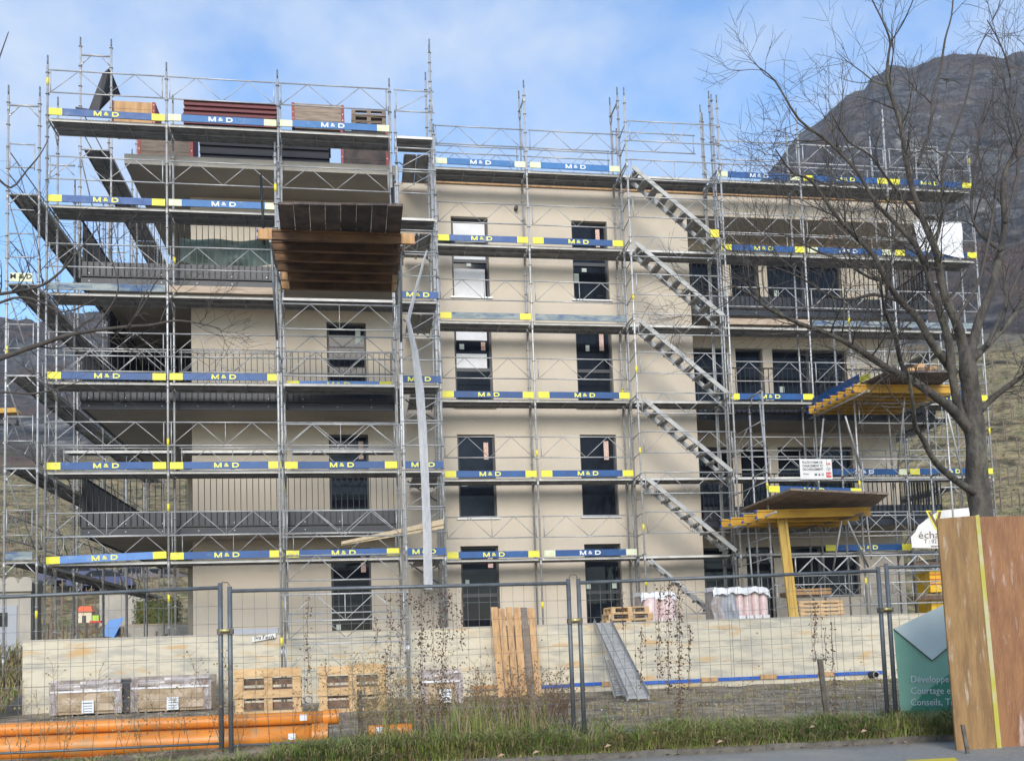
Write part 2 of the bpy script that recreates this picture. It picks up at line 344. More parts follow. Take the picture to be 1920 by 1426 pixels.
A0, A1, NA, ND = SA[0][0], SA[-1][0], 420, 170
def hill_z(a, D):
    ec = crest(a); g = gfun(D); x = CAM.x+D*math.sin(a); y = CAM.y+D*math.cos(a)
    z = -2.05 + (ec*D)*g + (0.0 if D < 40 else 0)
    zt = z
    if 34 < D < 175:   # terraces
        st = 2.4; q = (z + 2.2*noise.noise((x*.03, y*.03, 0)))/st; fr = q-math.floor(q); z += (max(0, (fr-.72)/.28) - fr)*st*.75
    if D > 130:
        w = min(1, (D-130)/90); w2 = w*(1-.75*max(0, min(1, (D-290)/70)) if D < 360 else w*.25)
        rg = 1-abs(noise.noise((x*.022+3, y*.022, 1.5)))*2; z += w2*(-2.5+9*fbm((x*.03, y*.03, zt*.02))+7*(rg-.5)+5*abs(noise.noise((x*.07, y*.07, 0)))) * (1 if a > SA[8][0] else .4)
        if D > 300: z += 1.8*fbm((x*.10, y*.10, 5), 4)+(1.2 if noise.noise((x*.06, y*.06, 8)) > .1 else 0)
    else: z += .35*fbm((x*.15, y*.15, 0), 3)*min(1, (D-30)/20)
    return x, y, z
b = MB(); k = b.m('hillside'); Ds = [30*(600/30)**(j/ND) for j in range(ND+1)]
for j in range(ND+1):
    for i in range(NA+1): b.v.append(hill_z(A0+(A1-A0)*i/NA, Ds[j]))
for j in range(ND):
    for i in range(NA):
        o = j*(NA+1)+i; b.f.append((o, o+1, o+NA+2, o+NA+1)); b.mi.append(k); b.sm.append(Ds[j] < 130)
tag(b.build('hillside'), kind='structure')
# scrub and vine stakes on the hillside
b = MB(); rs = random.Random(3)
for _ in range(5200):
    u = rs.random(); a = rs.uniform(SA[12][0], azel(2100, 500)[0]) if u < .72 else rs.uniform(azel(-150, 800)[0], azel(420, 800)[0])
    D = rs.choice([rs.uniform(150, 365), rs.uniform(290, 362), rs.uniform(60, 240)]); x, y, z = hill_z(a, D)
    if noise.noise((x*.03, y*.03, 9)) < -.05 and D < 330: continue
    s_ = D/210*rs.uniform(.4, 1.0)*(.6 if D > 330 else 1)
    for k_ in range(8):
        an = rs.uniform(0, 6.28); t = rs.uniform(.1, .75); top = Vector((x+math.cos(an)*t*s_*1.6, y+math.sin(an)*t*s_*1.6, z+s_*rs.uniform(1, 2.3))); w = s_*.045
        sd = Vector((-math.sin(an), math.cos(an), 0))*w
        b.face([Vector((x, y, z))-sd, Vector((x, y, z))+sd, top], 'bark_grey' if k_ % 4 else 'weed_brown')
tag(b.build('hillside_scrub'), 'leafless brown scrub and bushes covering the slopes behind the building', 'scrub', kind='stuff')
b = MB()
for a_lo, a_hi in ((azel(1660, 900)[0], azel(2150, 900)[0]), (azel(-200, 900)[0], azel(360, 900)[0])):
    for D in [36+2.3*i for i in range(42)]:
        n = int((a_hi-a_lo)*D/ (1.1 if D < 80 else 1.6))
        for i in range(n):
            a = a_lo+(a_hi-a_lo)*(i+rs.uniform(-.12, .12))/n; x, y, z = hill_z(a, D+rs.uniform(-.15, .15)); h = rs.uniform(1.0, 1.4)
            b.box((x-.03, y-.03, z-.2), (x+.03, y+.03, z+h), 'wood_grey')
            if rs.random() < .8:
                q = Vector((x, y, z+h*.6)); e = Vector((rs.uniform(-.6, .6), rs.uniform(-.2, .2), rs.uniform(.1, .6)))
                b.face([q, q+e+Vector((0, 0, .05)), q+e*.4+Vector((0, 0, .14))], 'weed_brown')
tag(b.build('vineyard_stakes'), 'rows of vine stakes on the terraced slopes', 'vineyard', kind='stuff')

# ------------------------------------------------------------------ apartment building
FW = 2.45
BT = thing('apartment_building', 'cream plastered four storey apartment building under construction with dark balconies', 'building', (9, FW, -1.74))
FL = 2.9
def wall_holes(mb, x0, x1, z0, z1, Y, holes, mt, depth=.24, rev='plaster'):
    xs = sorted({x0, x1, *[h[0] for h in holes], *[h[1] for h in holes]}); zs = sorted({z0, z1, *[h[2] for h in holes], *[h[3] for h in holes]})
    for a, b_ in zip(xs, xs[1:]):
        for c, d in zip(zs, zs[1:]):
            cx, cz = (a+b_)/2, (c+d)/2
            if any(h[0] < cx < h[1] and h[2] < cz < h[3] for h in holes): continue
            mb.face([(a, Y, c), (b_, Y, c), (b_, Y, d), (a, Y, d)], mt)
    for a, b_, c, d in holes:
        Y2 = Y+depth
        mb.face([(a, Y, c), (a, Y, d), (a, Y2, d), (a, Y2, c)], rev); mb.face([(b_, Y, c), (b_, Y2, c), (b_, Y2, d), (b_, Y, d)], rev)
        mb.face([(a, Y, d), (b_, Y, d), (b_, Y2, d), (a, Y2, d)], rev); mb.face([(a, Y, c), (a, Y2, c), (b_, Y2, c), (b_, Y, c)], rev)
holes = [];  wins = []
for k in range(4):
    top = .48+FL*k + (.0 if k < 3 else .03)
    for x0 in (9.22, 12.46):
        bot = top-2.18 if k else -1.68
        holes.append((x0, x0+.98, bot, top)); wins.append((x0, x0+.98, bot, top, k, 'm'))
    if k < 3:
        bot = -1.68+FL*k+.0; holes.append((5.96, 6.95, bot, top)); wins.append((5.96, 6.95, bot, top, k, 'a'))
holes.append((5.96, 6.95, 7.02, 9.0)); wins.append((5.96, 6.95, 7.02, 9.0, 3, 'a'))
mb = MB(); wall_holes(mb, 2.64, 7.83, -1.74, 9.456, FW, [h for h in holes if h[0] < 7], 'plaster'); wall_holes(mb, 7.83, 15.7, -1.74, 10.08, FW, [h for h in holes if h[0] > 7], 'plaster')
mb.face([(7.83, FW, 9.456), (7.83, 13, 9.456), (7.83, 13, 10.08), (7.83, FW, 10.08)], 'plaster')
mb.face([(2.64, FW, -1.74), (2.64, FW, 9.456), (2.64, 13, 9.456), (2.64, 13, -1.74)], 'plaster')
mb.face([(15.7, FW, -1.74), (15.7, 4.0, -1.74), (15.7, 4.0, 9.48), (15.7, FW, 9.48)], 'plaster')
# recessed loggia wall
LY = 4.0; lh = []
for k in range(4):
    top = .48+FL*k; bot = -1.68+FL*k
    lh += [(15.85, 17.3, bot, top), (17.55, 18.38, bot, top)]
    lh.append((18.68, 21.0, bot if k else -.95, top))
wall_holes(mb, 15.7, 22.4, -1.74, 9.48, LY, lh, 'plaster')
mb.face([(22.4, LY, -1.74), (22.4, 13, -1.74), (22.4, 13, 9.48), (22.4, LY, 9.48)], 'plaster')
mb.box((15.7, FW, 9.48), (22.65, 12.9, 10.08), 'plaster')      # top band over the loggias
mb.box((1.25, 9.7, -1.74), (2.62, 12.9, 9.5), 'plaster')        # rear wing seen past the corner
mb.box((2.7, 12.91, -1.74), (7.83, 13.1, 9.6), 'plaster'); mb.box((7.831, 12.91, -1.74), (22.4, 13.1, 10.0), 'plaster')
mb.face([(7.83, FW, 10.08), (15.7, FW, 10.08), (15.7, 13, 10.08), (7.83, 13, 10.08)], 'concrete')
mb.build('wall', BT)
mb = MB()  # roof edge
mb.box((8.35, FW-.05, 10.083), (22.72, FW+.2, 10.13), 'wood_new'); mb.box((8.35, FW-.04, 10.133), (22.7, FW+.25, 10.34), 'membrane'); mb.box((22.5, FW+.21, 10.084), (22.7, 12, 10.34), 'membrane')
mb.build('roof_edge', BT)
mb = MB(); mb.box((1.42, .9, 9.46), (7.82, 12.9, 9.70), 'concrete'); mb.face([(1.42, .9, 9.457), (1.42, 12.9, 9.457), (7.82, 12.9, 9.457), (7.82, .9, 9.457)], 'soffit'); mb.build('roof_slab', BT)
WIN = {}
def window(x0, x1, z0, z1, Y, kind, stick=None, white=(), sill=True, mid=None):
    w = MB(); d = .05; Yf = Y+.14
    w.box((x0, Yf, z0), (x0+d, Yf+.07, z1), 'frame_dark'); w.box((x1-d, Yf, z0), (x1, Yf+.07, z1), 'frame_dark')
    w.box((x0+d, Yf, z1-d), (x1-d, Yf+.07, z1), 'frame_dark'); w.box((x0+d, Yf, z0), (x1-d, Yf+.07, z0+d), 'frame_dark')
    if mid:
        for m_ in mid: w.box((x0+d, Yf-.005, m_-.045), (x1-d, Yf+.06, m_+.045), 'frame_dark')
    if x1-x0 > 1.6:
        xm = (x0+x1)/2; w.box((xm-.05, Yf-.004, z0+d), (xm+.05, Yf+.06, z1-d), 'frame_dark')
    o = w.build('window', BT)
    p = MB(); p.box((x0+d, Yf+.035, z0+d), (x1-d, Yf+.05, z1-d), 'glass'); q = p.build('pane', o, None)
    o['_o'] = BT['_o']; bind(q, p, BT)
    def sub(nm, mbx): s_ = mbx.build(nm, BT); s_.parent = o; return s_
    q.parent = o
    if sill: s_ = MB(); s_.box((x0-.06, Y-.05, z0-.035), (x1+.06, Y+.139, z0+.0), 'sill'); sub('sill', s_)
    for (a, b_, c, e) in white: s_ = MB(); s_.box((a, Yf+.012, c), (b_, Yf+.03, e), 'white_sheet'); sub('white_panel', s_)
    for (a, c, sw, sh, mt) in (stick or []): s_ = MB(); s_.box((a, Yf+.02, c), (a+sw, Yf+.031, c+sh), mt); sub('sticker', s_)
    return o
def bind(o, p, T): o.data = p.mesh('pane', T['_o'])
for (x0, x1, z0, z1, k, t) in wins:
    st = []; wh = []; mid = None; sill = True
    if t == 'm':
        mid = [z0+1.03] if k else [z0+.9]
        if x0 < 10:
            if k == 3: wh = [(x0+.07, x1-.07, z1-.62, z1-.12), (x0+.07, x1-.07, z1-1.15, z1-.9), (x0+.04, x1-.1, z0+.03, z0+.82)]; st = [(x0+.4, z0+.9, .12, .1, 'sticker')]
            elif k == 2: wh = [(x0+.07, x1-.1, z1-.36, z1-.08), (x0+.06, x1-.12, z0+.98, z0+1.46)]; st = [(x0+.72, z1-.62, .11, .22, 'sticker_orange'), (x0+.15, z1-.6, .12, .14, 'sticker')]
            elif k == 1: st = [(x0+.7, z1-.62, .12, .44, 'sticker_orange'), (x0+.1, z0+.86, .14, .12, 'sticker')]
            else: st = [(x0+.72, z1-.55, .13, .34, 'sticker_orange'), (x0+.12, z0+1.15, .1, .16, 'sticker')]
        else:
            if k == 3: st = [(x0+.7, z1-.65, .11, .5, 'sticker_orange'), (x0+.28, z0+.83, .13, .1, 'sticker'), (x0+.05, z0+.52, .14, .26, 'sticker')]
            elif k == 2: st = [(x0+.68, z1-.58, .12, .48, 'sticker_orange'), (x0+.3, z1-.6, .1, .16, 'sticker')]
            elif k == 1: st = [(x0+.68, z1-.64, .13, .5, 'sticker_orange'), (x0+.1, z0+.88, .15, .12, 'sticker')]
            else: st = [(x0+.06, z0+1.0, .11, .16, 'sticker'), (x0+.75, z0+1.0, .12, .16, 'sticker')]
        if k == 0: sill = False
    else:
        sill = False; st = [(x0+.72, z1-.5, .13, .4, 'sticker')] if k == 2 else ([(x0+.74, z1-.6, .12, .45, 'sticker_orange')] if k < 2 else []); st += [(x0+.1, z0+.12, .11, .14, 'sticker')]
    window(x0, x1, z0, z1, FW, t, st, wh, sill, mid)
for (x0, x1, z0, z1) in lh:
    window(x0, x1, z0, z1, LY, 'l', [(x0+.25, z1-1.25, .14, .18, 'sticker')] if (x1-x0 > 2 and z0 > 3) else None, (), z0 > -1 and z0 < 0)
# chair silhouettes inside the ground floor window
# ---- balconies
def balcony_front(name, x0, x1, Y, zb, railtop, slab_back, side_left=None, side_right=None, slab_h=.42, mt='anthracite'):
    bb = MB()
    zf = zb+slab_h
    bb.box((x0+.03, Y+.06, zb+.03), (x1-.03, slab_back, zb+.26), 'concrete')
    if side_left: bb.box((x0+.031, slab_back, zb+.031), (side_left[0], side_left[1], zb+.26), 'concrete')
    o = bb.build('balcony', BT); T = BT['_o']
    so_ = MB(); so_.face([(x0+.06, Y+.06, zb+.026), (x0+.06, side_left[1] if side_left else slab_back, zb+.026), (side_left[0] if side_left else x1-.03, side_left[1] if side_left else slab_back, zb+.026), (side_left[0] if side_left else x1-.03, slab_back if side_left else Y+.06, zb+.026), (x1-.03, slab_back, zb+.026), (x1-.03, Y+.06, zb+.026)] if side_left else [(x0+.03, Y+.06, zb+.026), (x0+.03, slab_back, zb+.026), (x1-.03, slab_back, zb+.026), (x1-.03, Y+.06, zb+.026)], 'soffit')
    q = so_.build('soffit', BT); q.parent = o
    f = MB(); f.box((x0, Y+.02, zb-.005), (x1, Y+.06, zb+.15), mt); f.box((x0, Y+.035, zb+.165), (x1, Y+.055, zf+.12), mt)
    n = int((x1-x0)/.26)
    for i in range(n+1):
        xx = x0+(x1-x0)*i/n; f.box((xx-.008, Y+.028, zb+.166), (xx+.008, Y+.0345, zf+.118), mt)
    for i in range(int((x1-x0)/.8)+1):
        xx = x0+.18+i*.8
        for zz in (zb+.08, zb+.26):
            if random.random() < .75 and xx < x1: f.tube((xx, Y+.019, zz), (xx, Y+.012, zz), .013, 'galv', 6)
    segs = [('f', x0, x1)]
    if side_left:
        f.box((x0, Y+.061, zb-.005), (x0+.04, side_left[1], zb+.15), mt); f.box((x0+.01, Y+.062, zb+.165), (x0+.03, side_left[1], zf+.12), mt)
    if side_right:
        f.box((x1-.04, Y+.061, zb-.005), (x1, side_right, zb+.15), mt); f.box((x1-.03, Y+.062, zb+.165), (x1-.01, side_right, zf+.12), mt)
    q = f.build('fascia', BT); q.parent = o
    r = MB(); zr = railtop
    r.box((x0, Y-.012, zr-.03), (x1, Y+.03, zr), 'rail_black'); r.box((x0, Y-.012, zb+.17), (x1, Y+.012, zb+.2), 'rail_black')
    n = int((x1-x0)/.135)
    for i in range(n+1):
        xx = x0+(x1-x0)*i/n; r.box((xx-.007, Y-.012, zb+.2), (xx+.007, Y+.012, zr-.03), 'rail_black')
    def side(xs, ye):
        r.box((xs-.02, Y+.03, zr-.03), (xs+.02, ye, zr), 'rail_black'); m_ = int((ye-Y)/.135)
        for i in range(1, m_+1):
            yy = Y+i*.135; r.box((xs-.02, yy-.007, zb+.2), (xs+.02, yy+.007, zr-.03), 'rail_black')
    if side_left: side(x0+.02, side_left[1])
    if side_right: side(x1-.02, side_right)
    q = r.build('railing', BT); q.parent = o
    return o
for zb, rt in ((.70, 2.08), (3.62, 5.05), (6.56, 8.09)):
    balcony_front('balcony', .45, 7.78, .95, zb, rt, FW-.004, side_left=(2.636, 9.69))
for zb, rt in ((.87, 2.3), (3.76, 5.2), (6.66, 8.1)):
    balcony_front('balcony', 15.73, 22.62, FW-.13, zb, rt, LY-.004, side_right=LY-.01)
# dark panels added to blacken the open left part of balcony two
mb = MB(); mb.box((.62, 2.6, 3.9), (.68, 9.6, 6.55), 'navy_dark'); mb.box((.7, 9.5, 3.9), (2.6, 9.55, 6.5), 'navy_dark'); mb.box((1.2, 5.5, 3.9), (2.63, 5.55, 6.5), 'navy_dark'); mb.build('darkening_panel', BT)
mb = MB(); mb.tube((10.96, FW, 9.45), (10.96, FW-.16, 9.45), .05, 'membrane', 10); mb.build('outlet_pipe', BT)

# ------------------------------------------------------------------ scaffold parts (shared meshes)
PR = .0242
_pc = {}
def pole_mesh(z0, z1, rings=True, spig=True):
    key = (round(z1-z0, 2), round(z0 % .5, 2), rings, spig)
    if key in _pc: return _pc[key]
    b = MB(); h = z1-z0
    b.tube((0, 0, 0), (0, 0, h-(.22 if spig else 0)), PR, 'galv', 10)
    if spig: b.tube((0, 0, h-.22), (0, 0, h), .019, 'galv_dark', 8)
    if rings:
        z = math.ceil(z0/.5)*.5
        while z < z1-.15:
            zz = z-z0+.03; b.tube((0, 0, zz), (0, 0, zz+.012), .046, 'galv', 8); z += .5
        z = math.ceil(z0/2)*2
        while z < z1-.3: b.tube((0, 0, z-z0-.16), (0, 0, z-z0-.02), .030, 'galv', 8); z += 2
    _pc[key] = b.mesh('standard'); return _pc[key]
def pole(parent, x, y, z0, z1, name='standard', **k):
    return inst(pole_mesh(z0, z1, **k), name, parent, (x, y, z0))
_dc = {}
def deck_mesh(Ln, Wd=.64, mt='deck_steel'):
    key = (round(Ln, 2), Wd, mt)
    if key in _dc: return _dc[key]
    b = MB(); n = 2 if Wd > .5 else 1; w = Wd/n
    for i in range(n):
        y0 = .045+i*w; y1 = y0+w-.012
        b.box((.03, y0, -.008), (Ln-.03, y1, 0), mt)
        b.box((.03, y0, -.062), (Ln-.03, y0+.018, -.0082), 'deck_edge' if i == 0 else mt); b.box((.03, y1-.018, -.062), (Ln-.03, y1, -.0082), mt)
        for j in (1, 2, 3):
            yy = y0+(y1-y0)*j/4; b.box((.05, yy-.013, -.026), (Ln-.05, yy+.013, -.0082), mt)
        for j in range(1, int(Ln/.8)):
            xx = Ln*j/int(Ln/.8); b.box((xx-.012, y0+.0182, -.05), (xx+.012, y1-.0182, -.0262), mt)
    _dc[key] = b.mesh('deck'); return _dc[key]
_gc = {}
def guard_mesh(Ln, h=.52, mid=False, pat=0):
    key = (round(Ln, 2), h, mid, pat)
    if key in _gc: return _gc[key]
    b = MB(); r = .0155; e = .05
    b.tube((0, 0, 0), (Ln, 0, 0), r, 'galv', 6); b.tube((0, 0, -h), (Ln, 0, -h), r, 'galv', 6)
    b.tube((e, 0, 0), (e, 0, -h), .013, 'galv', 6); b.tube((Ln-e, 0, 0), (Ln-e, 0, -h), .013, 'galv', 6)
    if Ln > 1.4:
        q = (Ln-2*e)/4; X = [e+q*i for i in range(5)]; Z = [-h, 0, -h, 0, -h]
    else: X = [e, Ln-e]; Z = [-h, 0]
    for a, c, d, f in zip(X, X[1:], Z, Z[1:]): b.tube((a, 0, d), (c, 0, f), .0095, 'galv', 5)
    if mid: b.tube((Ln/2, 0, 0), (Ln/2, 0, -h), .0095, 'galv', 5)
    _gc[key] = b.mesh('guardrail'); return _gc[key]
_tm = {}
def transom_mesh(Wd=.73):
    if Wd in _tm: return _tm[Wd]
    b = MB(); b.tube((0, 0, 0), (0, Wd, 0), .022, 'galv', 8)
    b.box((-.012, .02, -.24), (.012, .05, -.21), 'galv')
    b.tube((0, .02, -.24), (0, .22, -.02), .014, 'galv', 5); b.tube((0, Wd-.02, -.24), (0, Wd-.22, -.02), .014, 'galv', 5)
    _tm[Wd] = b.mesh('transom'); return _tm[Wd]
BK = {'b': ('board_blue', 'yellow', 'letter_yellow'), 'w': ('board_light', 'pale_yellow', 'paint_white'), 'W': ('board_blue', 'pale_yellow', 'paint_white'),
      'd': ('board_dusty', 'yellow', 'letter_yellow'), 's': ('board_sky', 'yellow', 'letter_yellow'), 'g': ('board_grey', None, None), 'G': ('board_grey', 'tag_yellow', None), 't': ('board_wood', None, None)}
_bc = {}
def board_mesh(Ln, kind, ends):
    key = (round(Ln, 2), kind, ends)
    if key in _bc: return _bc[key]
    m1, m2, m3 = BK[kind]; b = MB(); e = .28 if ends else 0
    if m2 and ends:
        b.box((.0, 0, 0), (e, .026, .155), m2); b.box((e, 0, 0), (Ln-e, .026, .158), m1); b.box((Ln-e, 0, 0), (Ln, .026, .155), m2)
    else: b.box((0, 0, 0), (Ln, .026, .158), m1)
    _bc[key] = b.mesh('toe_board'); return _bc[key]
_lm = {}
def md_mesh(h, mt):
    if (h, mt) in _lm: return _lm[(h, mt)]
    m = MB(); w = h*.27; D = .0015
    def bar(a, b_, ww):      # slanted bar between two x positions, bottom to top
        m.hexa([Vector(p) for p in ((a, -D, -h/2), (a+ww, -D, -h/2), (a+ww, D, -h/2), (a, D, -h/2), (b_, -D, h/2), (b_+ww, -D, h/2), (b_+ww, D, h/2), (b_, D, h/2))], mt)
    x = -h*2.45; W_ = h*1.5
    bar(x, x, w); bar(x+W_-w, x+W_-w, w); D = .0025
    bar(x+W_/2-w*.55, x+.001, w*1.05); D = .0035; bar(x+W_/2-w*.5, x+W_-w*1.05, w*1.05)
    x = h*1.15; W_ = h*1.35; n = 8; D = .0015
    prof = [(W_*.5+math.sin(math.pi*i/n)*W_*.5, -math.cos(math.pi*i/n)*.5) for i in range(n+1)]
    outer = [(x, -h/2)]+[(x+p, q*h) for p, q in prof]+[(x, h/2)]
    inner = [(x+w, -h/2+w*.8)]+[(x+W_*.5+math.sin(math.pi*i/n)*(W_*.5-w), -math.cos(math.pi*i/n)*(h/2-w*.8)) for i in range(n+1)]+[(x+w, h/2-w*.8)]
    L_ = len(outer)
    for i in range(L_):
        j = (i+1) % L_; m.face([(outer[i][0], -D, outer[i][1]), (outer[j][0], -D, outer[j][1]), (inner[j][0], -D, inner[j][1]), (inner[i][0], -D, inner[i][1])], mt)
    a = text_mesh('&', h*1.15, mt, .0012, 1.35)
    o = len(m.v); m.v += [(v.co.x, v.co.y-.001, v.co.z) for v in a.vertices]
    for p in a.polygons: m.f.append(tuple(o+i for i in p.vertices)); m.mi.append(0); m.sm.append(False)
    _lm[(h, mt)] = m.mesh('lettering'); return _lm[(h, mt)]
def board(parent, x, y, z, Ln, kind, rotz=0, ends=True, tilt=0, tsz=.155):
    o = inst(board_mesh(Ln, kind, ends), 'toe_board', parent, (x, y, z), rotz)
    o.rotation_euler = (random.uniform(-.03, .02), tilt+random.uniform(-.004, .004), rotz)
    if BK[kind][2]:
        t = bpy.data.objects.new('lettering', md_mesh(.108, BK[kind][2])); COL.objects.link(t); t.parent = o; t.location = (Ln*.5-.02+(random.random()-.5)*.06, -.0035, .08)
    return o
TAGZ = {}
def ytag(parent, x, y, z, mt='tag_yellow'):
    b = MB(); b.tube((x, y, z), (x, y, z+.16), PR+.004, mt, 10); return b.build('marking_tape', parent)
def deck(parent, x, y, z, Ln, rotz=0, Wd=.64, mt='deck_steel'): return inst(deck_mesh(Ln, Wd, mt), 'deck', parent, (x, y, z), rotz)
def guard(parent, x, y, z, Ln, rotz=0, h=.52, mid=False): return inst(guard_mesh(Ln, h, mid), 'guardrail', parent, (x, y, z), rotz)
def transom(parent, x, y, z, rotz=0, Wd=.73): return inst(transom_mesh(Wd), 'transom', parent, (x, y, z-.03), rotz)

# ---- left front scaffold
GB = -1.74
XL = [0, 2.55, 5.02, 7.6]
T1 = thing('scaffold', 'wide left front scaffold before the dark balconies', 'scaffold', (0, 0, GB))
for x, zt in zip(XL, (11.44, 11.44, 11.42, 11.37)):
    pole(T1, x, 0, GB, zt); pole(T1, x, .73, GB, 11.1 if x else 10.9)
    for l in range(6): transom(T1, x, 0, 2*l)
spec = {5: 'dww', 4: 'dw ', 3: 'gt ', 2: 'bb ', 1: 'bbb', 0: 'sbb'}
for l in range(6):
    for i in range(3):
        x0 = XL[i]; Ln = XL[i+1]-x0; z = 2*l
        if not (l == 4 and i == 2): deck(T1, x0, 0, z, Ln)
        c = spec[l][i]
        tl = (-.03 if i == 0 else -.008) if l == 0 else (.004 if l == 5 else 0)
        if c != ' ': board(T1, x0+.05, -.075, z+.02 - (.05 if l == 0 and i == 0 else 0), Ln-.08, c, tilt=tl)
        guard(T1, x0+.03, -.055, z+1.07, Ln-.06, mid=(l == 0 or (l == 1 and i > 0)))
        if l in (0, 2, 1) and i < 3: guard(T1, x0+.1, .78, z+(.97 if l == 2 else .67), Ln-.12, mid=(i == 1))
for i in (0, 1, 2): deck(T1, XL[i]+.1, .74, 2.62, XL[i+1]-XL[i]-.12, Wd=.3)
board(T1, 5.1, .45, 4.02, 2.4, 's')
for i in range(2):
    guard(T1, XL[i]+.1, .79, 5.02-.1, 2.3)
for z, x in ((10.75, 0), (1.1, 2.55), (1.5, 5.02), (7.0, 2.57), (-1.1, 5.0), (-.9, 2.55), (2.55, 2.55)): ytag(T1, x, 0 if x != 2.57 else .73, z)
b = MB(); b.tube((4.93, -.06, 4.3), (4.99, -.06, 8.35), PR, 'galv', 8); b.build('loose_tube', T1)
# ---- link bay
T2 = thing('scaffold', 'narrow scaffold bay with short toe boards between the left front and the middle scaffold', 'scaffold', (7.7, 0, GB))
for x, y, zt in ((7.72, .0, 10.6), (8.62, 0, 10.3), (8.6, .73, 11.2), (8.66, 1.1, 13.0), (8.58, 1.46, 12.5)): pole(T2, x, y, GB if y else -3.0 if False else GB, zt)
for l in range(6):
    z = 2*l; deck(T2, 7.68, 0, z, .95); 
    o = deck(T2, 8.62, .80, z-.02, 1.5, math.pi/2, Wd=.64)
    if l < 4: board(T2, 7.7, -.07, z+.02, .92, 'b', ends=False)
    guard(T2, 7.7, -.05, z+1.07, .95); guard(T2, 7.7, -.05, z+.0+1.65 if l < 5 else 11.07, .95) if l < 5 else None
    bb = MB(); bb.tube((7.85, 1.2, z-.05), (8.55, 1.2, z-.55), .02, 'galv_dark', 6); bb.tube((8.2, 1.2, z-.3), (8.55, 1.2, z-.12), .015, 'galv_dark', 6); bb.build('bracket_brace', T2)
# ---- middle scaffold
XM = [8.70, 11.11, 13.6]; YM = 1.46; ZM = .05
T3 = thing('scaffold', 'grey tube scaffold before the flat cream wall with the two columns of windows', 'scaffold', (8.7, YM, GB))
for x, a, c in zip(XM, (13.4, 12.45, 12.41), (11.0, 12.6, 12.57)):
    pole(T3, x, YM, GB, a); pole(T3, x, YM+.73, GB, c)
    for l in range(6): transom(T3, x, YM, 2*l+ZM)
    transom(T3, x, YM, 12.05) if x > 9 else None
specM = ['bW', 'bb', 'bb', 'Gg', 'db', 'ww']
for l in range(6):
    for i in range(2):
        x0 = XM[i]; Ln = XM[i+1]-x0; z = 2*l+ZM
        deck(T3, x0, YM, z, Ln); c = specM[l][i]
        board(T3, x0+.08, YM-.075, z+.02, Ln-.12, c, ends=(c in 'bWdwG'))
        guard(T3, x0+.05, YM-.055, z+1.03, Ln-.1, mid=(l in (0, 3) and i == 0) or (l == 3))
        if l == 5: guard(T3, x0+.05, YM+.79, z+1.03, Ln-.1); guard(T3, x0+.05, YM+.79, z+.78, Ln-.1)
for z, x in ((2.6, 11.11), (-1.2, 11.11)): ytag(T3, x, YM, z)
ytag(T3, 13.6, YM+.73, 4.4); ytag(T3, 8.7, YM, -.9)
# ---- stair tower
T4 = thing('scaffold_stair_tower', 'scaffold stair tower with five parallel pale flights descending to the right', 'stair tower', (13.56, .73, GB))
for x, y, zt in ((13.56, .73, 11.95), (16.03, .73, 11.9), (16.08, 1.2, 12.2), (16.12, 1.46, 12.46), (16.15, 2.19, 12.5), (13.75, 2.19, 11.7)): pole(T4, x, y, GB, zt)
for l in range(6):
    z = 2*l+ZM; inst(deck_mesh(2.5), 'deck', T4, (13.6, YM, z)); transom(T4, 16.05, .73, z); transom(T4, 16.12, YM, z); transom(T4, 13.58, .73, z)
    guard(T4, 13.6, .68, z+1.0, 2.38, mid=(l in (0, 2, 5))); guard(T4, 13.6, .68, z+2.0-.02, 2.38, mid=(l == 4)) if l < 5 else guard(T4, 13.6, 2.25, z+1.6, 2.38)
    for zz in (1.0, .5, 1.9, 1.4):
        if l < 5 or zz < 1.2:
            bb = MB(); bb.tube((13.58, .75, z+zz), (13.62, 1.45, z+zz), .014, 'galv', 6); bb.build('end_rail', T4)
bb = MB()
guard(T4, 13.6, .68, -.95, 2.38); 
def flight(x0, z0, x1, z1, y0=.80, y1=1.38, steps=9, steel=False):
    b = MB(); dx, dz = x1-x0, z1-z0; Lh = math.hypot(dx, dz); n = Vector((dz, 0, -dx))/Lh; h = .052 if not steel else .03
    mt = 'stair_alu'
    for y in (y0, y1):
        A = Vector((x0, y, z0)); B = Vector((x1, y, z1)); u = Vector((0, .035, 0)); w = n*h
        if w.z > 0: w = -w
        b.hexa([A+w, B+w, B+w+u, A+w+u, A-w, B-w, B-w+u, A-w+u], mt)
    s_ = b.build('stringer', T4)
    for i in range(steps):
        t = (i+.5)/steps; x = x0+dx*t; z = z0+dz*t; b = MB(); b.box((x-.10, y0+.036, z-.02), (x+.10, y1-.001, z+.0), 'stair_tread')
        b.box((x-.10, y0+.037, z-.06), (x-.085, y1-.002, z-.0202), 'stair_tread')
        b.build('tread', T4)
for l in range(5, 0, -1): flight(13.72, 2*l-.08, 15.95, 2*l-1.93)
flight(13.75, -.1, 15.6, -1.7, y0=.85, y1=1.1, steps=7, steel=True)
b = MB(); b.box((15.70, .775, 8.12), (15.92, .79, 8.32), 'tag_yellow', Matrix.Rotation(0, 4, 'X')); b.build('marking_tape', T4)
for z in (6.4, 4.55, 2.5, .6, -.75): ytag(T4, 13.56, .73, z)
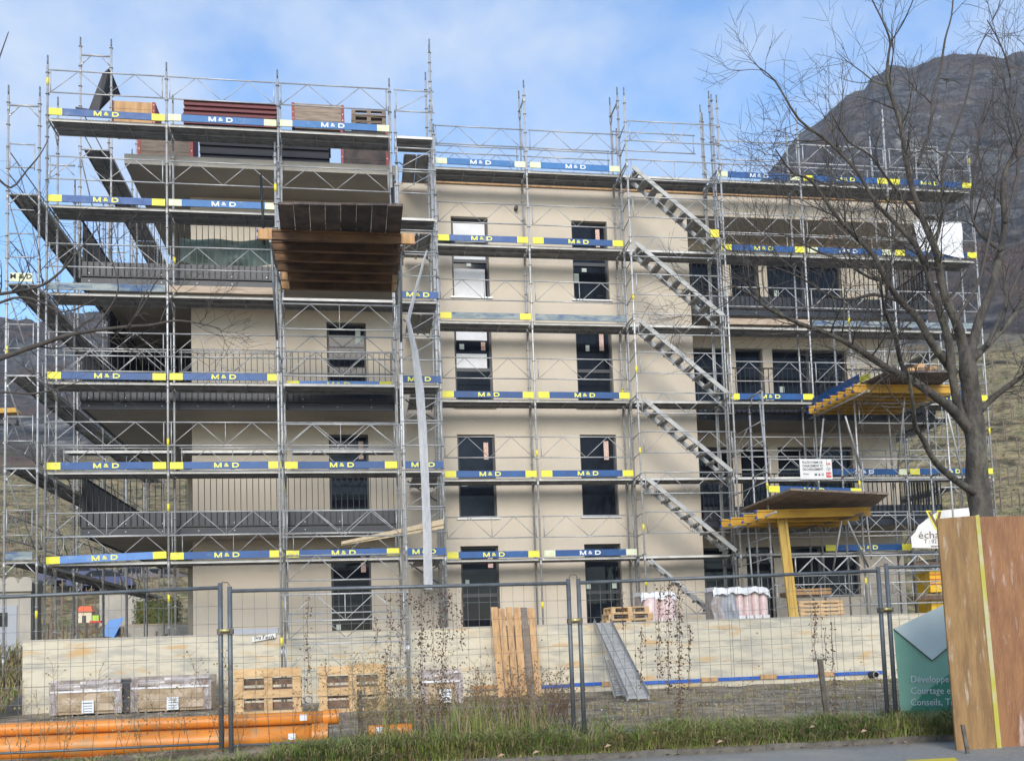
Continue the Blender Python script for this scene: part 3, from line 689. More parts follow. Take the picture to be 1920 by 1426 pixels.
# ---- right front scaffold
XR = [16.18, 18.6, 21.12, 23.64]; YR = 1.5; ZR = .06
T5 = thing('scaffold', 'grey tube scaffold before the recessed loggias, partly behind the big bare tree', 'scaffold', (16.2, YR, GB))
for x, a, c in zip(XR, (11.8, 12.14, 12.46, 11.47), (12.3, 12.0, 12.1, 11.2)):
    if x > 17: pole(T5, x, YR, GB, a)
    pole(T5, x+.03, YR+.73, GB, c)
    for l in range(6): transom(T5, x, YR, 2*l+ZR)
specR = [' b ', ' Wb', 'b b', 'tgg', 'bWb', 'Wbb']
for l in range(6):
    for i in range(3):
        x0 = XR[i]; Ln = XR[i+1]-x0; z = 2*l+ZR; deck(T5, x0, YR, z, Ln); c = specR[l][i]
        if c != ' ': board(T5, x0+.06, YR-.075, z+.02, Ln-.1, c, ends=(c not in 'tg'))
        guard(T5, x0+.04, YR-.055, z+1.03, Ln-.08, mid=(l == 0))
        if l in (4, 5, 1): guard(T5, x0+.04, YR+.79, z+.85, Ln-.08)
for z, x in ((10.8, 23.64), (1.3, 18.6), (3.2, 23.64), (9.6, 21.12)): ytag(T5, x, YR, z)
# ---- scaffold down the left side
def side_scaffold(T, xa, xb, y0, n, levels, z0, ztop, bay=2.57, first=0, rails='x'):
    for i in range(n+1):
        y = y0+i*bay
        pole(T, xa, y, z0, ztop[0]-(.0 if i % 2 == 0 else .6)); pole(T, xb, y, z0, ztop[1]-(.0 if i % 2 == 0 else .8))
        for l in levels: inst(transom_mesh(round(xb-xa, 2)), 'transom', T, (xa, y, 2*l-.03), -math.pi/2)
        inst(transom_mesh(round(xb-xa, 2)), 'transom', T, (xa, y, ztop[2]), -math.pi/2)
    for l in levels:
        for i in range(n):
            y = y0+i*bay; inst(deck_mesh(bay, .58), 'deck', T, (xb, y, 2*l), math.pi/2)
            if 'x' in rails: guard(T, xa-.05, y+.04, 2*l+1.05, bay-.08, math.pi/2)
            if l > 0: bb = MB(); bb.tube((xa-.03, y+.1, 2*l-.1), (xa-.03, y+bay-.1, 2*l-1.9), .017, 'galv', 6); bb.build('diagonal_brace', T)
T6 = thing('scaffold', 'scaffold running back along the left end of the building, seen end on', 'scaffold', (-.34, -.44, GB))
side_scaffold(T6, -.66, .0-.02, -.44, 5, range(0, 5), -3.1+.0, (10.43, 10.43, 9.98))
for l in range(5):      # end guard frames on the first bay
    for zz in (1.07, .55) if l != 3 and l != 0 else (1.6, 1.07, .55):
        bb = MB(); bb.tube((-.6, -.5, 2*l+zz), (-.1, -.5, 2*l+zz), .014, 'galv', 6); bb.build('end_rail', T6)
    
    for xx in (-.6, -.1): bb = MB(); bb.tube((xx, -.5, 2*l+.5), (xx, -.5, 2*l+1.1), .012, 'galv', 6); bb.build('end_rail', T6)
b = MB(); b.box((-.62, -.50, .03), (-.09, -.475, .2), 'board_grey'); b.build('toe_board', T6)
o = MB(); o.box((-.57, -.53, 6.0), (-.12, -.51, 6.19), 'pale_yellow'); o = o.build('sign_plate', T6); t = bpy.data.objects.new('lettering', text_mesh('M & D', .15, 'text_black', .003, 1.1)); COL.objects.link(t); t.parent = o; t.location = (-.345+.34, -.535+.44, 6.11-GB)
for z, x in ((-1.2, -.02), (4.45, -.64)): ytag(T6, x, -.44, z)
# scaffold standing on the top balcony
T7 = thing('scaffold', 'tall scaffold frames standing on the top left balcony and rising above the roof', 'scaffold', (.7, 1.3, 6.83))
side_scaffold(T7, .33, 1.03, 1.3, 3, [5], 6.83, (12.76, 12.76, 12.32), rails='')
for zz in (11.0, 10.5): 
    b = MB(); b.tube((.33, 1.3, zz), (.33, 9, zz), .015, 'galv', 6); b.build('guardrail', T7)
# scaffold round the right end
T8 = thing('scaffold', 'scaffold running back along the right end of the building below the cliff', 'scaffold', (23.3, 2.6, GB))
side_scaffold(T8, 22.95, 23.66, 2.9, 3, range(0, 6), GB, (12.3, 12.3, 12.05))

# ------------------------------------------------------------------ loading platforms
def planks(T, A, B, C, D, n, th, mt='plank_dark'):
    # A,B front corners (left,right), C,D back corners (right,left)
    for i in range(n):
        t0, t1 = i/n, (i+1)/n-.004; ff = .03*random.random()
        a = A.lerp(B, t0); b_ = A.lerp(B, t1); c = D.lerp(C, t1); d = D.lerp(C, t0); a = a+(a-d).normalized()*ff; b_ = b_+(b_-c).normalized()*ff
        u = Vector((0, 0, th)); m = MB(); m.hexa([a, b_, c, d, a+u, b_+u, c+u, d+u], mt); m.build('plank', T)
def ibeam(T, A, B, h=.2, w=.08, mt='beam_yellow', caps=True):
    A = Vector(A); B = Vector(B); d = (B-A).normalized(); s_ = Vector((-d.y, d.x, 0)); m = MB()
    def bar(z0, z1, ww):
        P = []
        for z in (z0, z1):
            for p, q in ((A, -1), (B, -1), (B, 1), (A, 1)): P.append(p+s_*(q*ww/2)+Vector((0, 0, z)))
        m.hexa(P, mt)
    bar(0, .04, w); bar(.0402, h-.0402, .03); bar(h-.04, h, w)
    if caps:
        for P, sg in ((A, -1), (B, 1)):
            for z in (0, h-.04):
                q = P+d*sg*.0; Q = []
                for zz in (z-.003, z+.043):
                    for e, ss in ((0, -1), (sg*.035, -1), (sg*.035, 1), (0, 1)): Q.append(q+d*e+s_*(ss*(w/2+.003))+Vector((0, 0, zz)))
                m.hexa(Q, 'cap_blue')
    m.build('beam', T)
P1 = thing('loading_platform', 'weathered plank loading platform on yellow beams, upper one at the left', 'platform', (6.3, -2, -3.1))
zt = 5.98
planks(P1, Vector((5.36, -4.6, zt)), Vector((7.62, -4.72, zt)), Vector((7.6, -1.1, zt)), Vector((5.22, -1.05, zt)), 8, .045)
for i in range(6):
    y = -3.55+i*.5; ibeam(P1, (4.91 if i == 0 else 5.1, y, zt-.205), (7.87 if i == 0 else 7.7, y, zt-.205), mt='beam_old_shaded', caps=(i == 0))
    for xa_, xb_ in (((4.90, 5.16), (7.62, 7.88)) if i == 0 else ((5.09, 5.3), (7.5, 7.66)) if i > 3 else ()): m = MB(); m.box((xa_, y-.044, zt-.208), (xb_, y+.044, zt-.002), 'wood_new'); m.build('beam_end', P1)
for x in (5.13, 7.62):
    m = MB(); m.tube((x, -3.6, zt-.25), (x, -1.0, zt-.25), PR, 'galv_dark', 8); m.build('bearer_tube', P1)
    m = MB(); m.tube((x, -3.4, zt-.28), (x, -2.42, 4.2), PR, 'galv_dark', 8); m.build('strut', P1)
    m = MB(); m.tube((x-.12, -3.5, zt-.3), (x-.16, -3.6, zt+1.05 if x < 6 else zt+.9), PR, 'rail_black', 8); m.build('side_post', P1)
TW = thing('scaffold', 'scaffold tower standing before the concrete wall, carrying the left loading platform', 'scaffold', (5.15, -2.4, -3.15))
for x in (5.14, 7.62):
    for y in (-2.4, -1.6):
        pole(TW, x, y, -3.15, 8.2 if x > 6 else 8.35); m = MB(); m.box((x-.08, y-.08, -3.17), (x+.08, y+.08, -3.155), 'galv'); m.build('base_plate', TW)
    for z in (0, 2, 4): inst(transom_mesh(.8), 'transom', TW, (x, -2.4, z))
for z in (4.94, 4.22, 2.46, .71, -.96, -1.94, 6.95): guard(TW, 5.17, -2.44 if z != 4.22 else -1.6, z, 2.42, mid=(z in (-.96, 4.94)))
guard(TW, 5.17, -2.44, 3.2, 2.42) if False else None
for z in (-1.3, -.1): guard(TW, 5.17, -1.62, z, 2.42, mid=False)
ytag(TW, 5.14, -2.4, -1.95); ytag(TW, 5.14, -2.4, 7.3)
# lower right platform and its tower
P3 = thing('loading_platform', 'lower right loading platform on yellow beams, warning sign above it', 'platform', (17.5, -.5, GB))
a = at(1481, 919, -2.0); b_ = at(1667, 927, -2.0); c = at(1625, 960, .8); d = at(1389, 957, .8)
planks(P3, a, b_, c, d, 8, .05, 'wood_grey')
for i, (pl, pr, y) in enumerate((((1419, 972), (1632, 966), -.75), ((1394, 980), (1610, 976), -.3), ((1370, 985), (1590, 983), .15), ((1353, 988), (1575, 988), .6))):
    A_ = at(*pl, y); B_ = at(*pr, y); A_.z -= 0; ibeam(P3, A_, B_)
m = MB(); m.tube(at(1395, 985, .3), at(1455, 959, -1.3), PR, 'galv', 8); m.build('bearer_tube', P3)
m = MB(); m.tube(at(1350, 992, .9), at(1400, 985, .3), PR, 'galv', 8); m.build('bearer_tube', P3)
m = MB(); m.tube(at(1620, 962, -1.0), at(1480, 998, 1.2), PR, 'galv_dark', 8); m.build('bearer_tube', P3)
TR = thing('scaffold', 'scaffold tower under the two right loading platforms beside the leaning timber beam', 'scaffold', (16.3, -.1, GB))
XT = [16.45, 18.85, 21.3]
for x, zt_ in zip(XT, (5.0-.9, 6.15, 5.4)):
    pole(TR, x, -.1, GB, zt_); pole(TR, x, .7, GB, zt_-.4)
    for z in (0, 2, 4): inst(transom_mesh(.8), 'transom', TR, (x, -.1, z-.1))
for x in (XT[0], XT[1]): guard(TR, x+.04, -.14, 2.18, 2.33)
for x in XT[:2]:
    for z in (-.87,): guard(TR, x+.04, -.14, z, 2.33, mid=True)
    guard(TR, x+.04, .74, -.6, 2.33, h=.52, mid=True); guard(TR, x+.04, .74, .9, 2.33)
guard(TR, XT[1]+.04, -.14, 4.9, 2.33); guard(TR, XT[1]+.04, -.14, 3.6, 2.33)
board(TR, 16.45, -.175, 1.38, 2.4, 'b', tilt=.035)
m = MB()   # lattice girder
xa, xb = 17.0, 21.4
m.tube((xa-.1, -.22, -.21), (xb, -.22, -.21), .022, 'galv', 8); m.tube((xa-.1, -.22, -.6), (xb, -.22, -.6), .022, 'galv', 8)
xx = xa+.05; up = False; m.tube((xa, -.22, -.21), (xa, -.22, -.6), .02, 'galv', 6)
while xx < xb-.4: m.tube((xx, -.22, -.6 if not up else -.23), (xx+.42, -.22, -.23 if not up else -.6), .018, 'alu', 6); xx += .45; up = not up
m.build('lattice_girder', TR)
for p, q in (((1585, 780, -.6), (1614, 878, -.1)), ((1614, 878, -.1), (1634, 1048, -.1)), ((1544, 785, .2), (1536, 870, -.1)), ((1700, 700, -.8), (1683, 890, .2)), ((1770, 745, -.6), (1806, 900, 0)), ((1589, 975, -.9), (1628, 1062, -.1)), ((1578, 975, -.6), (1562, 1068, -.1)), ((1402, 985, .6), (1413, 1120, .6)), ((1424, 752, .4), (1436, 870, -.1))):
    m = MB(); m.tube(at(*p), at(*q), PR, 'galv', 8); m.build('strut', TR)
for z in (1.55, 3.05, .2): 
    m = MB(); m.tube((16.2, 1.4, z), (16.43, -.12, z+.1), .015, 'galv', 6); m.tube((16.2, 1.4, z-.5), (16.43, -.12, z-.4), .015, 'galv', 6); m.tube((16.2, 1.4, z-.5), (16.33, .6, z+.05), .01, 'galv', 6); m.build('end_rail', TR)
for x, z in ((16.45, 1.45), (18.85, 1.5), (18.85, 5.6), (18.85, -.9)): ytag(TR, x, -.1, z)
P2 = thing('loading_platform', 'upper right loading platform on stepped yellow beams behind the tree limbs', 'platform', (19.6, -.5, GB))
planks(P2, Vector((18.72, -1.85, 3.84)), Vector((20.42, -1.95, 3.84)), Vector((21.2, 1.4, 3.84)), Vector((18.5, 1.2, 3.84)), 7, .05)
for i in range(7):
    y = -.95+i*.34; ibeam(P2, (18.36-.02*i, y, 3.62), (21.1-.05*i, y, 3.62))
m = MB(); m.tube((18.55, -1.3, 3.58), (18.45, 1.5, 3.58), PR, 'galv', 8); m.build('bearer_tube', P2)
m = MB(); m.tube((20.9, -1.2, 3.58), (20.8, 1.5, 3.58), PR, 'galv_dark', 8); m.build('bearer_tube', P2)
m = MB(); u0 = at(1525, 760, 1.2); u1 = at(1612, 716, -.9); m.hexa([u0, u1, u1+Vector((0, .03, 0)), u0+Vector((0, .03, 0)), u0+Vector((0, 0, .2)), u1+Vector((0, 0, .2)), u1+Vector((0, .03, .2)), u0+Vector((0, .03, .2))], 'board_blue'); m.build('toe_board', P2)
m = MB(); u0 = at(1613, 718, -.92); u1 = at(1632, 708, -1.5); m.hexa([u0, u1, u1+Vector((0, .03, 0)), u0+Vector((0, .03, 0)), u0+Vector((0, 0, .16)), u1+Vector((0, 0, .12)), u1+Vector((0, .03, .12)), u0+Vector((0, .03, .16))], 'yellow'); m.build('end_band', P2)
# warning sign
SG = thing('warning_sign', 'white and red warning sign hung above the lower right platform', 'sign', (17.7, -.2, 1.65))
m = MB(); m.box((17.27, -.2, 1.68), (18.10, -.185, 2.17), 'banner_white'); m.box((17.94, -.204, 1.72), (18.07, -.2005, 1.85), 'text_red'); m.build('sign_plate', SG)
def txt(par, s_, x, y, z, size, mt, bold=0, sx=1, align='LEFT', rz=0, shear=0, rot=None):
    o = inst(text_mesh(s_, size, mt, bold, sx, align, .001, shear), 'lettering', par, (x, y, z), rz)
    if rot: o.rotation_euler = rot
    return o
for i, s_ in enumerate(('PLATE-FORME DE', 'CHARGEMENT ET', 'DECHARGEMENT')): txt(SG, s_, 17.60, -.2035, 2.09-.085*i, .082, 'text_black', .001, .82, 'CENTER')
txt(SG, 'M & D', 17.76, -.2035, 1.79, .085, 'text_black', .001, 1.1, 'CENTER'); txt(SG, '300 kg/m²', 17.42, -.2035, 1.81, .05, 'text_black', 0, .8, 'CENTER')
txt(SG, '144', 18.0, -.2035, 2.05, .10, 'text_red', .001, .8, 'CENTER'); txt(SG, '117', 18.0, -.2035, 1.92, .09, 'text_black', .001, .8, 'CENTER'); txt(SG, '118', 18.0, -.2065, 1.785, .09, 'banner_white', .001, .8, 'CENTER')
# white sheet hung on the upper right scaffold, and the company banner lower down
m = MB(); 
nx, nz = 12, 8
A_, B_, C_, D_ = at(1714, 415, 1.38), at(1803, 417, 1.38), at(1808, 484, 1.38), at(1722, 468, 1.38)
for i in range(nx):
    for j in range(nz):
        def gp(i, j):
            u, v = i/nx, j/nz; p = A_.lerp(B_, u).lerp(D_.lerp(C_, u), v); return (p.x, p.y+.03*math.sin(9*u)+.02*math.sin(7*v+3*u), p.z)
        m.face([gp(i, j), gp(i, j+1), gp(i+1, j+1), gp(i+1, j)], 'white_sheet', True)
single(m, 'tarpaulin', 'plain white sheet tied to the scaffold at the right end of the second highest deck', 'tarpaulin')
BN = thing('banner', 'cream company banner with brown lettering and phone number behind the plywood hoarding', 'banner', (21.2, .5, 0))
m = MB(); P = [(1710, 1026), (1708, 1006), (1716, 998), (1722, 985), (1760, 957), (1850, 948), (1850, 1030)]
pts = [at(x, y, .5) for x, y in P]; m.face([p for p in reversed(pts)], 'banner_white'); m.face([p+Vector((0, .02, 0)) for p in pts], 'banner_white'); m.build('sheet', BN)
q = at(1745, 977, .48); txt(BN, 'V', q.x-.02, .49, q.z+.01, .62, 'yellow', .035, .95, shear=-.1); txt(BN, 'V', q.x, .485, q.z+.01, .60, 'text_brown', .01, .95, shear=-.1)
txt(BN, 'an', q.x+.5, .49, q.z-.0, .45, 'yellow', .035, 1.2); txt(BN, 'an', q.x+.52, .485, q.z, .43, 'text_brown', .01, 1.2)
q = at(1722, 1003, .48); txt(BN, 'échafaudages', q.x, .49, q.z, .26, 'text_brown', .0, 1.25); q = at(1733, 1013, .48); txt(BN, 'T : 021 000', q.x, .49, q.z-.02, .15, 'text_brown', 0, 1); q = at(1746, 1021, .48); txt(BN, 'www', q.x, .49, q.z-.03, .12, 'text_brown', 0, 1)

# ------------------------------------------------------------------ things on the roof slab
def crate(x0, x1, y0, y1, z0, z1, label, mt='wood_new'):
    T = thing('wooden_crate', label, 'crate', ((x0+x1)/2, (y0+y1)/2, z0)); m = MB(); n = 3
    for i in range(n): a = z0+(z1-z0)*i/n; m.box((x0+.07, y0, a), (x1-.07, y1, a+(z1-z0)/n-.006), mt)
    m.build('box_side', T); m = MB()
    for x in (x0, x1-.07):
        m = MB(); m.box((x, y0-.015, z0), (x+.07, y1+.015, z1), 'crate_red')
        for i in range(4): m.tube((x+.035, y0-.014, z0+(z1-z0)*(i+.5)/4), (x+.035, y0-.02, z0+(z1-z0)*(i+.5)/4), .012, 'galv', 6)
        m.build('corner_post', T)
    return T
ZS = 9.705
crate(1.62, 2.9, 1.35, 2.1, ZS, ZS+.98, 'dark wooden crate with red corners standing on the slab under the top left deck', 'wood_grey')
crate(.98, 2.02, 1.4, 2.1, ZS+1.0, 11.28, 'orange plywood crate with a red edge beside the black sheet on the roof', 'wood_new')
def beam_stack(x0, x1, y0, z0, rows, cols, label, mt, nm='beam_stack', h=.1):
    T = thing(nm, label, 'beam stack', ((x0+x1)/2, y0, z0))
    for r in range(rows):
        for c in range(cols):
            m = MB(); dx = random.uniform(-.03, .03); y = y0+c*.22; z = z0+r*(h+.004)
            m.box((x0+dx, y, z), (x1+dx, y+.2, z+.02), mt); m.box((x0+dx, y+.06, z+.0202), (x1+dx, y+.14, z+h-.0202), mt); m.box((x0+dx, y, z+h-.02), (x1+dx, y+.2, z+h), mt); m.build('beam', T)
    return T
beam_stack(3.05, 6.15, 1.5, ZS, 5, 2, 'stack of dark navy beams lying on the slab below the top left deck', 'navy_dark', h=.215)
beam_stack(2.66, 4.86, 1.45, ZS+1.13, 5, 2, 'bundle of dark red beams showing above the toe board on the roof', 'beam_red', h=.12)
crate(6.42, 7.6, 1.4, 2.1, ZS, ZS+1.12, 'blackened wooden crate on the slab nearest the middle scaffold', 'plank_dark')
crate(5.24, 6.52, 1.42, 2.1, ZS+1.13, 11.48, 'brown board crate with red corner posts between the red beams and the roof pallets', 'wood_grey')
def pallet_mesh(w=1.2, d=.8, h=.144, mt='wood_pallet'):
    m = MB()
    for i in range(5): m.box((0, i*(d-.1)/4, h-.022), (w, i*(d-.1)/4+.1, h), mt)
    for x in (0, w/2-.07, w-.14): m.box((x, 0, h-.044), (x+.14, d, h-.0222), mt)
    for x in (0, w/2-.07, w-.14):
        for y in (0, d/2-.05, d-.1): m.box((x, y, .022), (x+.14, y+.1, h-.0442), mt)
    for y in (0, d/2-.05, d-.1): m.box((0, y, 0), (w, y+.1, .0218), mt)
    return m
PM = pallet_mesh().mesh('pallet'); PMO = pallet_mesh(mt='wood_grey').mesh('pallet')
def pallet(loc, rot, label, group=None, mesh=None):
    o = bpy.data.objects.new('wooden_pallet', mesh or PM); COL.objects.link(o); o.location = loc; o.rotation_euler = rot; return tag(o, label, 'pallet', group)
pallet((6.7, 1.5, 11.44-.46), (math.radians(0), 0, 0), 'lowest of the grey pallets stacked at the right end of the roof load', None, PMO).scale = (.72, 1, 1)
pallet((6.7, 1.5, 11.44-.30), (math.radians(0), 0, .02), 'middle one of the grey pallets stacked at the right end of the roof load', None, PMO).scale = (.72, 1, 1)
pallet((6.7, 1.5, 11.44-.15), (math.radians(0), 0, -.02), 'topmost of the grey pallets stacked at the right end of the roof load', None, PMO).scale = (.72, 1, 1)
m = MB()   # black sheet
sh = [((175, 209), (205, 128)), ((190, 212), (214, 134)), ((205, 209), (216, 160)), ((208, 190), (216, 175))]
A_ = at(166, 206, 1.38); B_ = at(186, 207, 1.38); C_ = at(204, 128, 1.2); D_ = at(192, 138, 1.2); E_ = at(212, 142, 1.35); F_ = at(215, 178, 1.7); G_ = at(206, 186, 1.6)
def slab(ps, mt, off=(0, .03, 0)):
    o_ = Vector(off); m.face(ps, mt, False); m.face([p+o_ for p in reversed(ps)], mt); n = len(ps)
    for i in range(n): m.face([ps[i], ps[i]+o_, ps[(i+1) % n]+o_, ps[(i+1) % n]], mt)
slab([A_, B_, E_, C_, D_], 'tarp_black'); slab([B_, G_, F_, E_], 'tarp_black'); slab([E_, F_, at(227, 180, 1.9), at(216, 160, 1.7)], 'tarp_black'); slab([at(141, 200, 1.2), at(142, 206, 1.2), at(190, 209, 1.36), at(170, 205, 1.36)], 'tarp_black')
single(m, 'bitumen_sheet', 'stiff black sheet standing folded to a point against the roof scaffold', 'roofing sheet')
# green tarp on the top balcony
m = MB(); nx, nz = 22, 8
for i in range(nx):
    for j in range(nz):
        def gp(i, j):
            u, v = i/nx, j/nz; x = 2.62+2.45*u; zt_ = 7.82-.02*u; zb_ = 7.2-.08*math.sin(3*u)+.02
            return (x, 1.15+.06*math.sin(14*u+5*v)+.05*math.sin(5*u-6*v), zt_+(zb_-zt_)*v)
        m.face([gp(i, j), gp(i, j+1), gp(i+1, j+1), gp(i+1, j)], 'tarp_green', True)
single(m, 'tarpaulin', 'creased grey green tarpaulin lying behind the top left balcony railing', 'tarpaulin')
m = MB(); q = at(838, 443, 1.62); nb = 10
for i in range(nb):
    for j in range(5):
        def gp(i, j): a = 2*math.pi*i/nb; b_ = math.pi*.5*j/5; r_ = .2*math.cos(b_)*(1+.15*math.sin(3*a)); return (q.x+r_*math.cos(a)*1.3, 1.75+r_*math.sin(a), 8.06+.26*math.sin(b_))
        m.face([gp(i, j), gp(i+1, j), gp(i+1, j+1), gp(i, j+1)], 'tarp_black', True)
single(m, 'rubbish_bag', 'black bag left at the end of the middle scaffold deck by the top white window', 'bag')
# OSB boards resting on the lowest left deck
for i, (dz, lab) in enumerate(((0, 'lower of two long chipboard strips slanting across the narrow bay'), (.09, 'upper of two long chipboard strips slanting across the narrow bay'))):
    m = MB(); a = at(640, 1022, -.13-.035*i); b_ = at(832, 990, -.13-.035*i); u = Vector((0, .022, 0)); w = Vector((0, 0, .22-.04*i)); w0 = Vector((0, 0, dz))
    m.hexa([a+w0*.3, b_+w0, b_+u+w0, a+u+w0*.3, a+w*.35+w0*.3, b_+w+w0*.3, b_+u+w+w0*.3, a+u+w*.35+w0*.3], 'osb'); single(m, 'chipboard_strip', lab, 'board')
# plastic chute sheet
m = MB(); pts = [(800, 470, 4), (779, 545, 6), (765, 600, 8), (778, 660, 12), (787, 730, 16), (792, 800, 16), (797, 900, 15), (801, 1000, 16), (803, 1104, 17)]
L_ = [at(x-w/2, y, -.25+.02*(i % 2)) for i, (x, y, w) in enumerate(pts)]; R_ = [at(x+w/2, y, -.25+.02*((i+1) % 2)) for i, (x, y, w) in enumerate(pts)]
for i in range(len(pts)-1):
    m.face([L_[i], L_[i+1], R_[i+1], R_[i]], 'chute', True); u = Vector((0, .05, 0)); c0 = (L_[i]+R_[i])/2-u; c1 = (L_[i+1]+R_[i+1])/2-u
    m.face([L_[i], L_[i+1], c1, c0], 'chute', True); m.face([c0, c1, R_[i+1], R_[i]], 'chute', True)
single(m, 'plastic_sheeting', 'long translucent plastic strip hanging down in front of the narrow bay', 'plastic sheeting')
# leaning timber beam
m = MB(); a, b_, c, d = at(1458, 964, -.45), at(1475, 963, -.45), at(1498, 1159, -.45), at(1481, 1161, -.45)
for (t0, t1, off) in ((0, .3, 0), (.3, .7, .02), (.7, 1, 0)):
    A_, B_, C_, D_ = a.lerp(b_, t0), a.lerp(b_, t1), d.lerp(c, t1), d.lerp(c, t0); u = Vector((0, off, 0)); v = Vector((0, .07-off, 0)); m.hexa([D_+u, C_+u, C_+v, D_+v, A_+u, B_+u, B_+v, A_+v], 'beam_face')
single(m, 'timber_beam', 'long yellow timber beam leaning upright under the lower right platform', 'beam')

# ------------------------------------------------------------------ concrete retaining wall and foot of the wall
RW = thing('retaining_wall', 'long board marked concrete retaining wall below the building', 'retaining wall', (9, -1, -3.2))
m = MB(); m.box((-.1, -1.0, -3.2), (30, -.8, -1.68), 'wall_conc')
m.build('wall', RW)
for zz in (-2.15, -2.62):
    m = MB(); 
    x = -.05
    while x < 24: m.box((x, -1.003, zz), (x+2.4, -1.0, zz+.006), 'kerb'); x += 2.5
    m.build('formwork_line', RW)
for xj in (2.5, 5.0, 7.5, 10.0, 12.5, 15.0, 17.5, 20.0, 22.5):
    m = MB(); m.box((xj, -1.0035, -3.1), (xj+.008, -1.0, -1.69), 'kerb'); m.build('formwork_line', RW)
    for zz in (-2.0, -2.75):
        m = MB(); m.tube((xj+.6, -1.004, zz), (xj+.6, -.99, zz), .016, 'rail_black', 8); m.build('tie_hole', RW)
m = MB(); m.box((-.11, -1.012, -1.69), (24, -.79, -1.66), 'concrete'); m.build('coping', RW)
for x0, x1, kind in ((9.0, 9.6, 'w'), (11.2, 11.9, 's'), (11.9, 12.25, 'w'), (12.25, 14.2, 's'), (14.2, 14.6, 'w'), (14.6, 15.6, 's'), (15.6, 16.0, 'w'), (16.0, 17.0, 's'), (17.0, 17.4, 'w'), (17.4, 18.6, 's'), (9.6, 11.2, 's')):
    m = MB(); zz = -3.05+.012*math.sin(x0*3)
    m.box((x0+.005, -1.05 if kind == 'w' else -1.03, zz), (x1-.005, -1.004, zz+(.1 if kind == 'w' else .075)), 'wood_new' if kind == 'w' else 'strip_blue'); o = m.build('wood_block' if kind == 'w' else 'drainage_strip', RW)
    if kind == 's' and x1-x0 > .9:
        t = txt(RW, 'DRAIN   DRAIN', (x0+x1)/2, -1.033, zz+.037, .06, 'board_sky', 0, 1.1, 'CENTER'); t.parent = o
for px_, py_, r in ((1643, 1264, .08), (577, 1312, .08)):
    m = MB(); p = at(px_, py_, -1.25 if px_ > 1000 else -3.2); p.y = -1.25 if px_ > 1000 else -3.2; n = 14
    m.tube(p, p+Vector((0, .24, 0)), r, 'tarp_black', n, caps=False); m.tube(p+Vector((0, .001, 0)), p+Vector((0, .24, 0)), r*.78, 'pipe_inside', n, caps=False)
    for i in range(n):
        a0, a1 = 2*math.pi*i/n, 2*math.pi*(i+1)/n; m.face([p+Vector((math.cos(a)*rr, 0, math.sin(a)*rr)) for a, rr in ((a0, r), (a1, r), (a1, r*.78), (a0, r*.78))], 'grey_film')
    single(m, 'drain_pipe', 'open black pipe end sticking out low on the right part of the concrete wall' if px_ > 1000 else 'open black pipe end between the two upright pallets', 'pipe')
# ivatech sign board lying on the wall
SB = thing('sign_board', 'small white company board resting on the wall top beside a scaffold pole', 'sign', (4.5, -1.05, -1.8))
a = at(473, 1203, -1.06); b_ = at(517, 1195, -1.06); m = MB(); m.hexa([a, b_, b_+Vector((0, .02, 0)), a+Vector((0, .02, 0)), a+Vector((0, 0, .1)), b_+Vector((0, 0, .1)), b_+Vector((0, .02, .1)), a+Vector((0, .02, .1))], 'banner_white'); m.build('sign_plate', SB)
mid_ = (a+b_)/2; txt(SB, 'ivaTech', mid_.x, -1.064, mid_.z+.052, .115, 'text_black', .001, 1.15, 'CENTER', shear=.2)
m = MB(); m.box((4.0, -.95, -1.68), (4.95, -.82, -1.56), 'door_grey'); single(m, 'slab_block', 'low grey slab lying on the wall top behind the small company board', 'block')

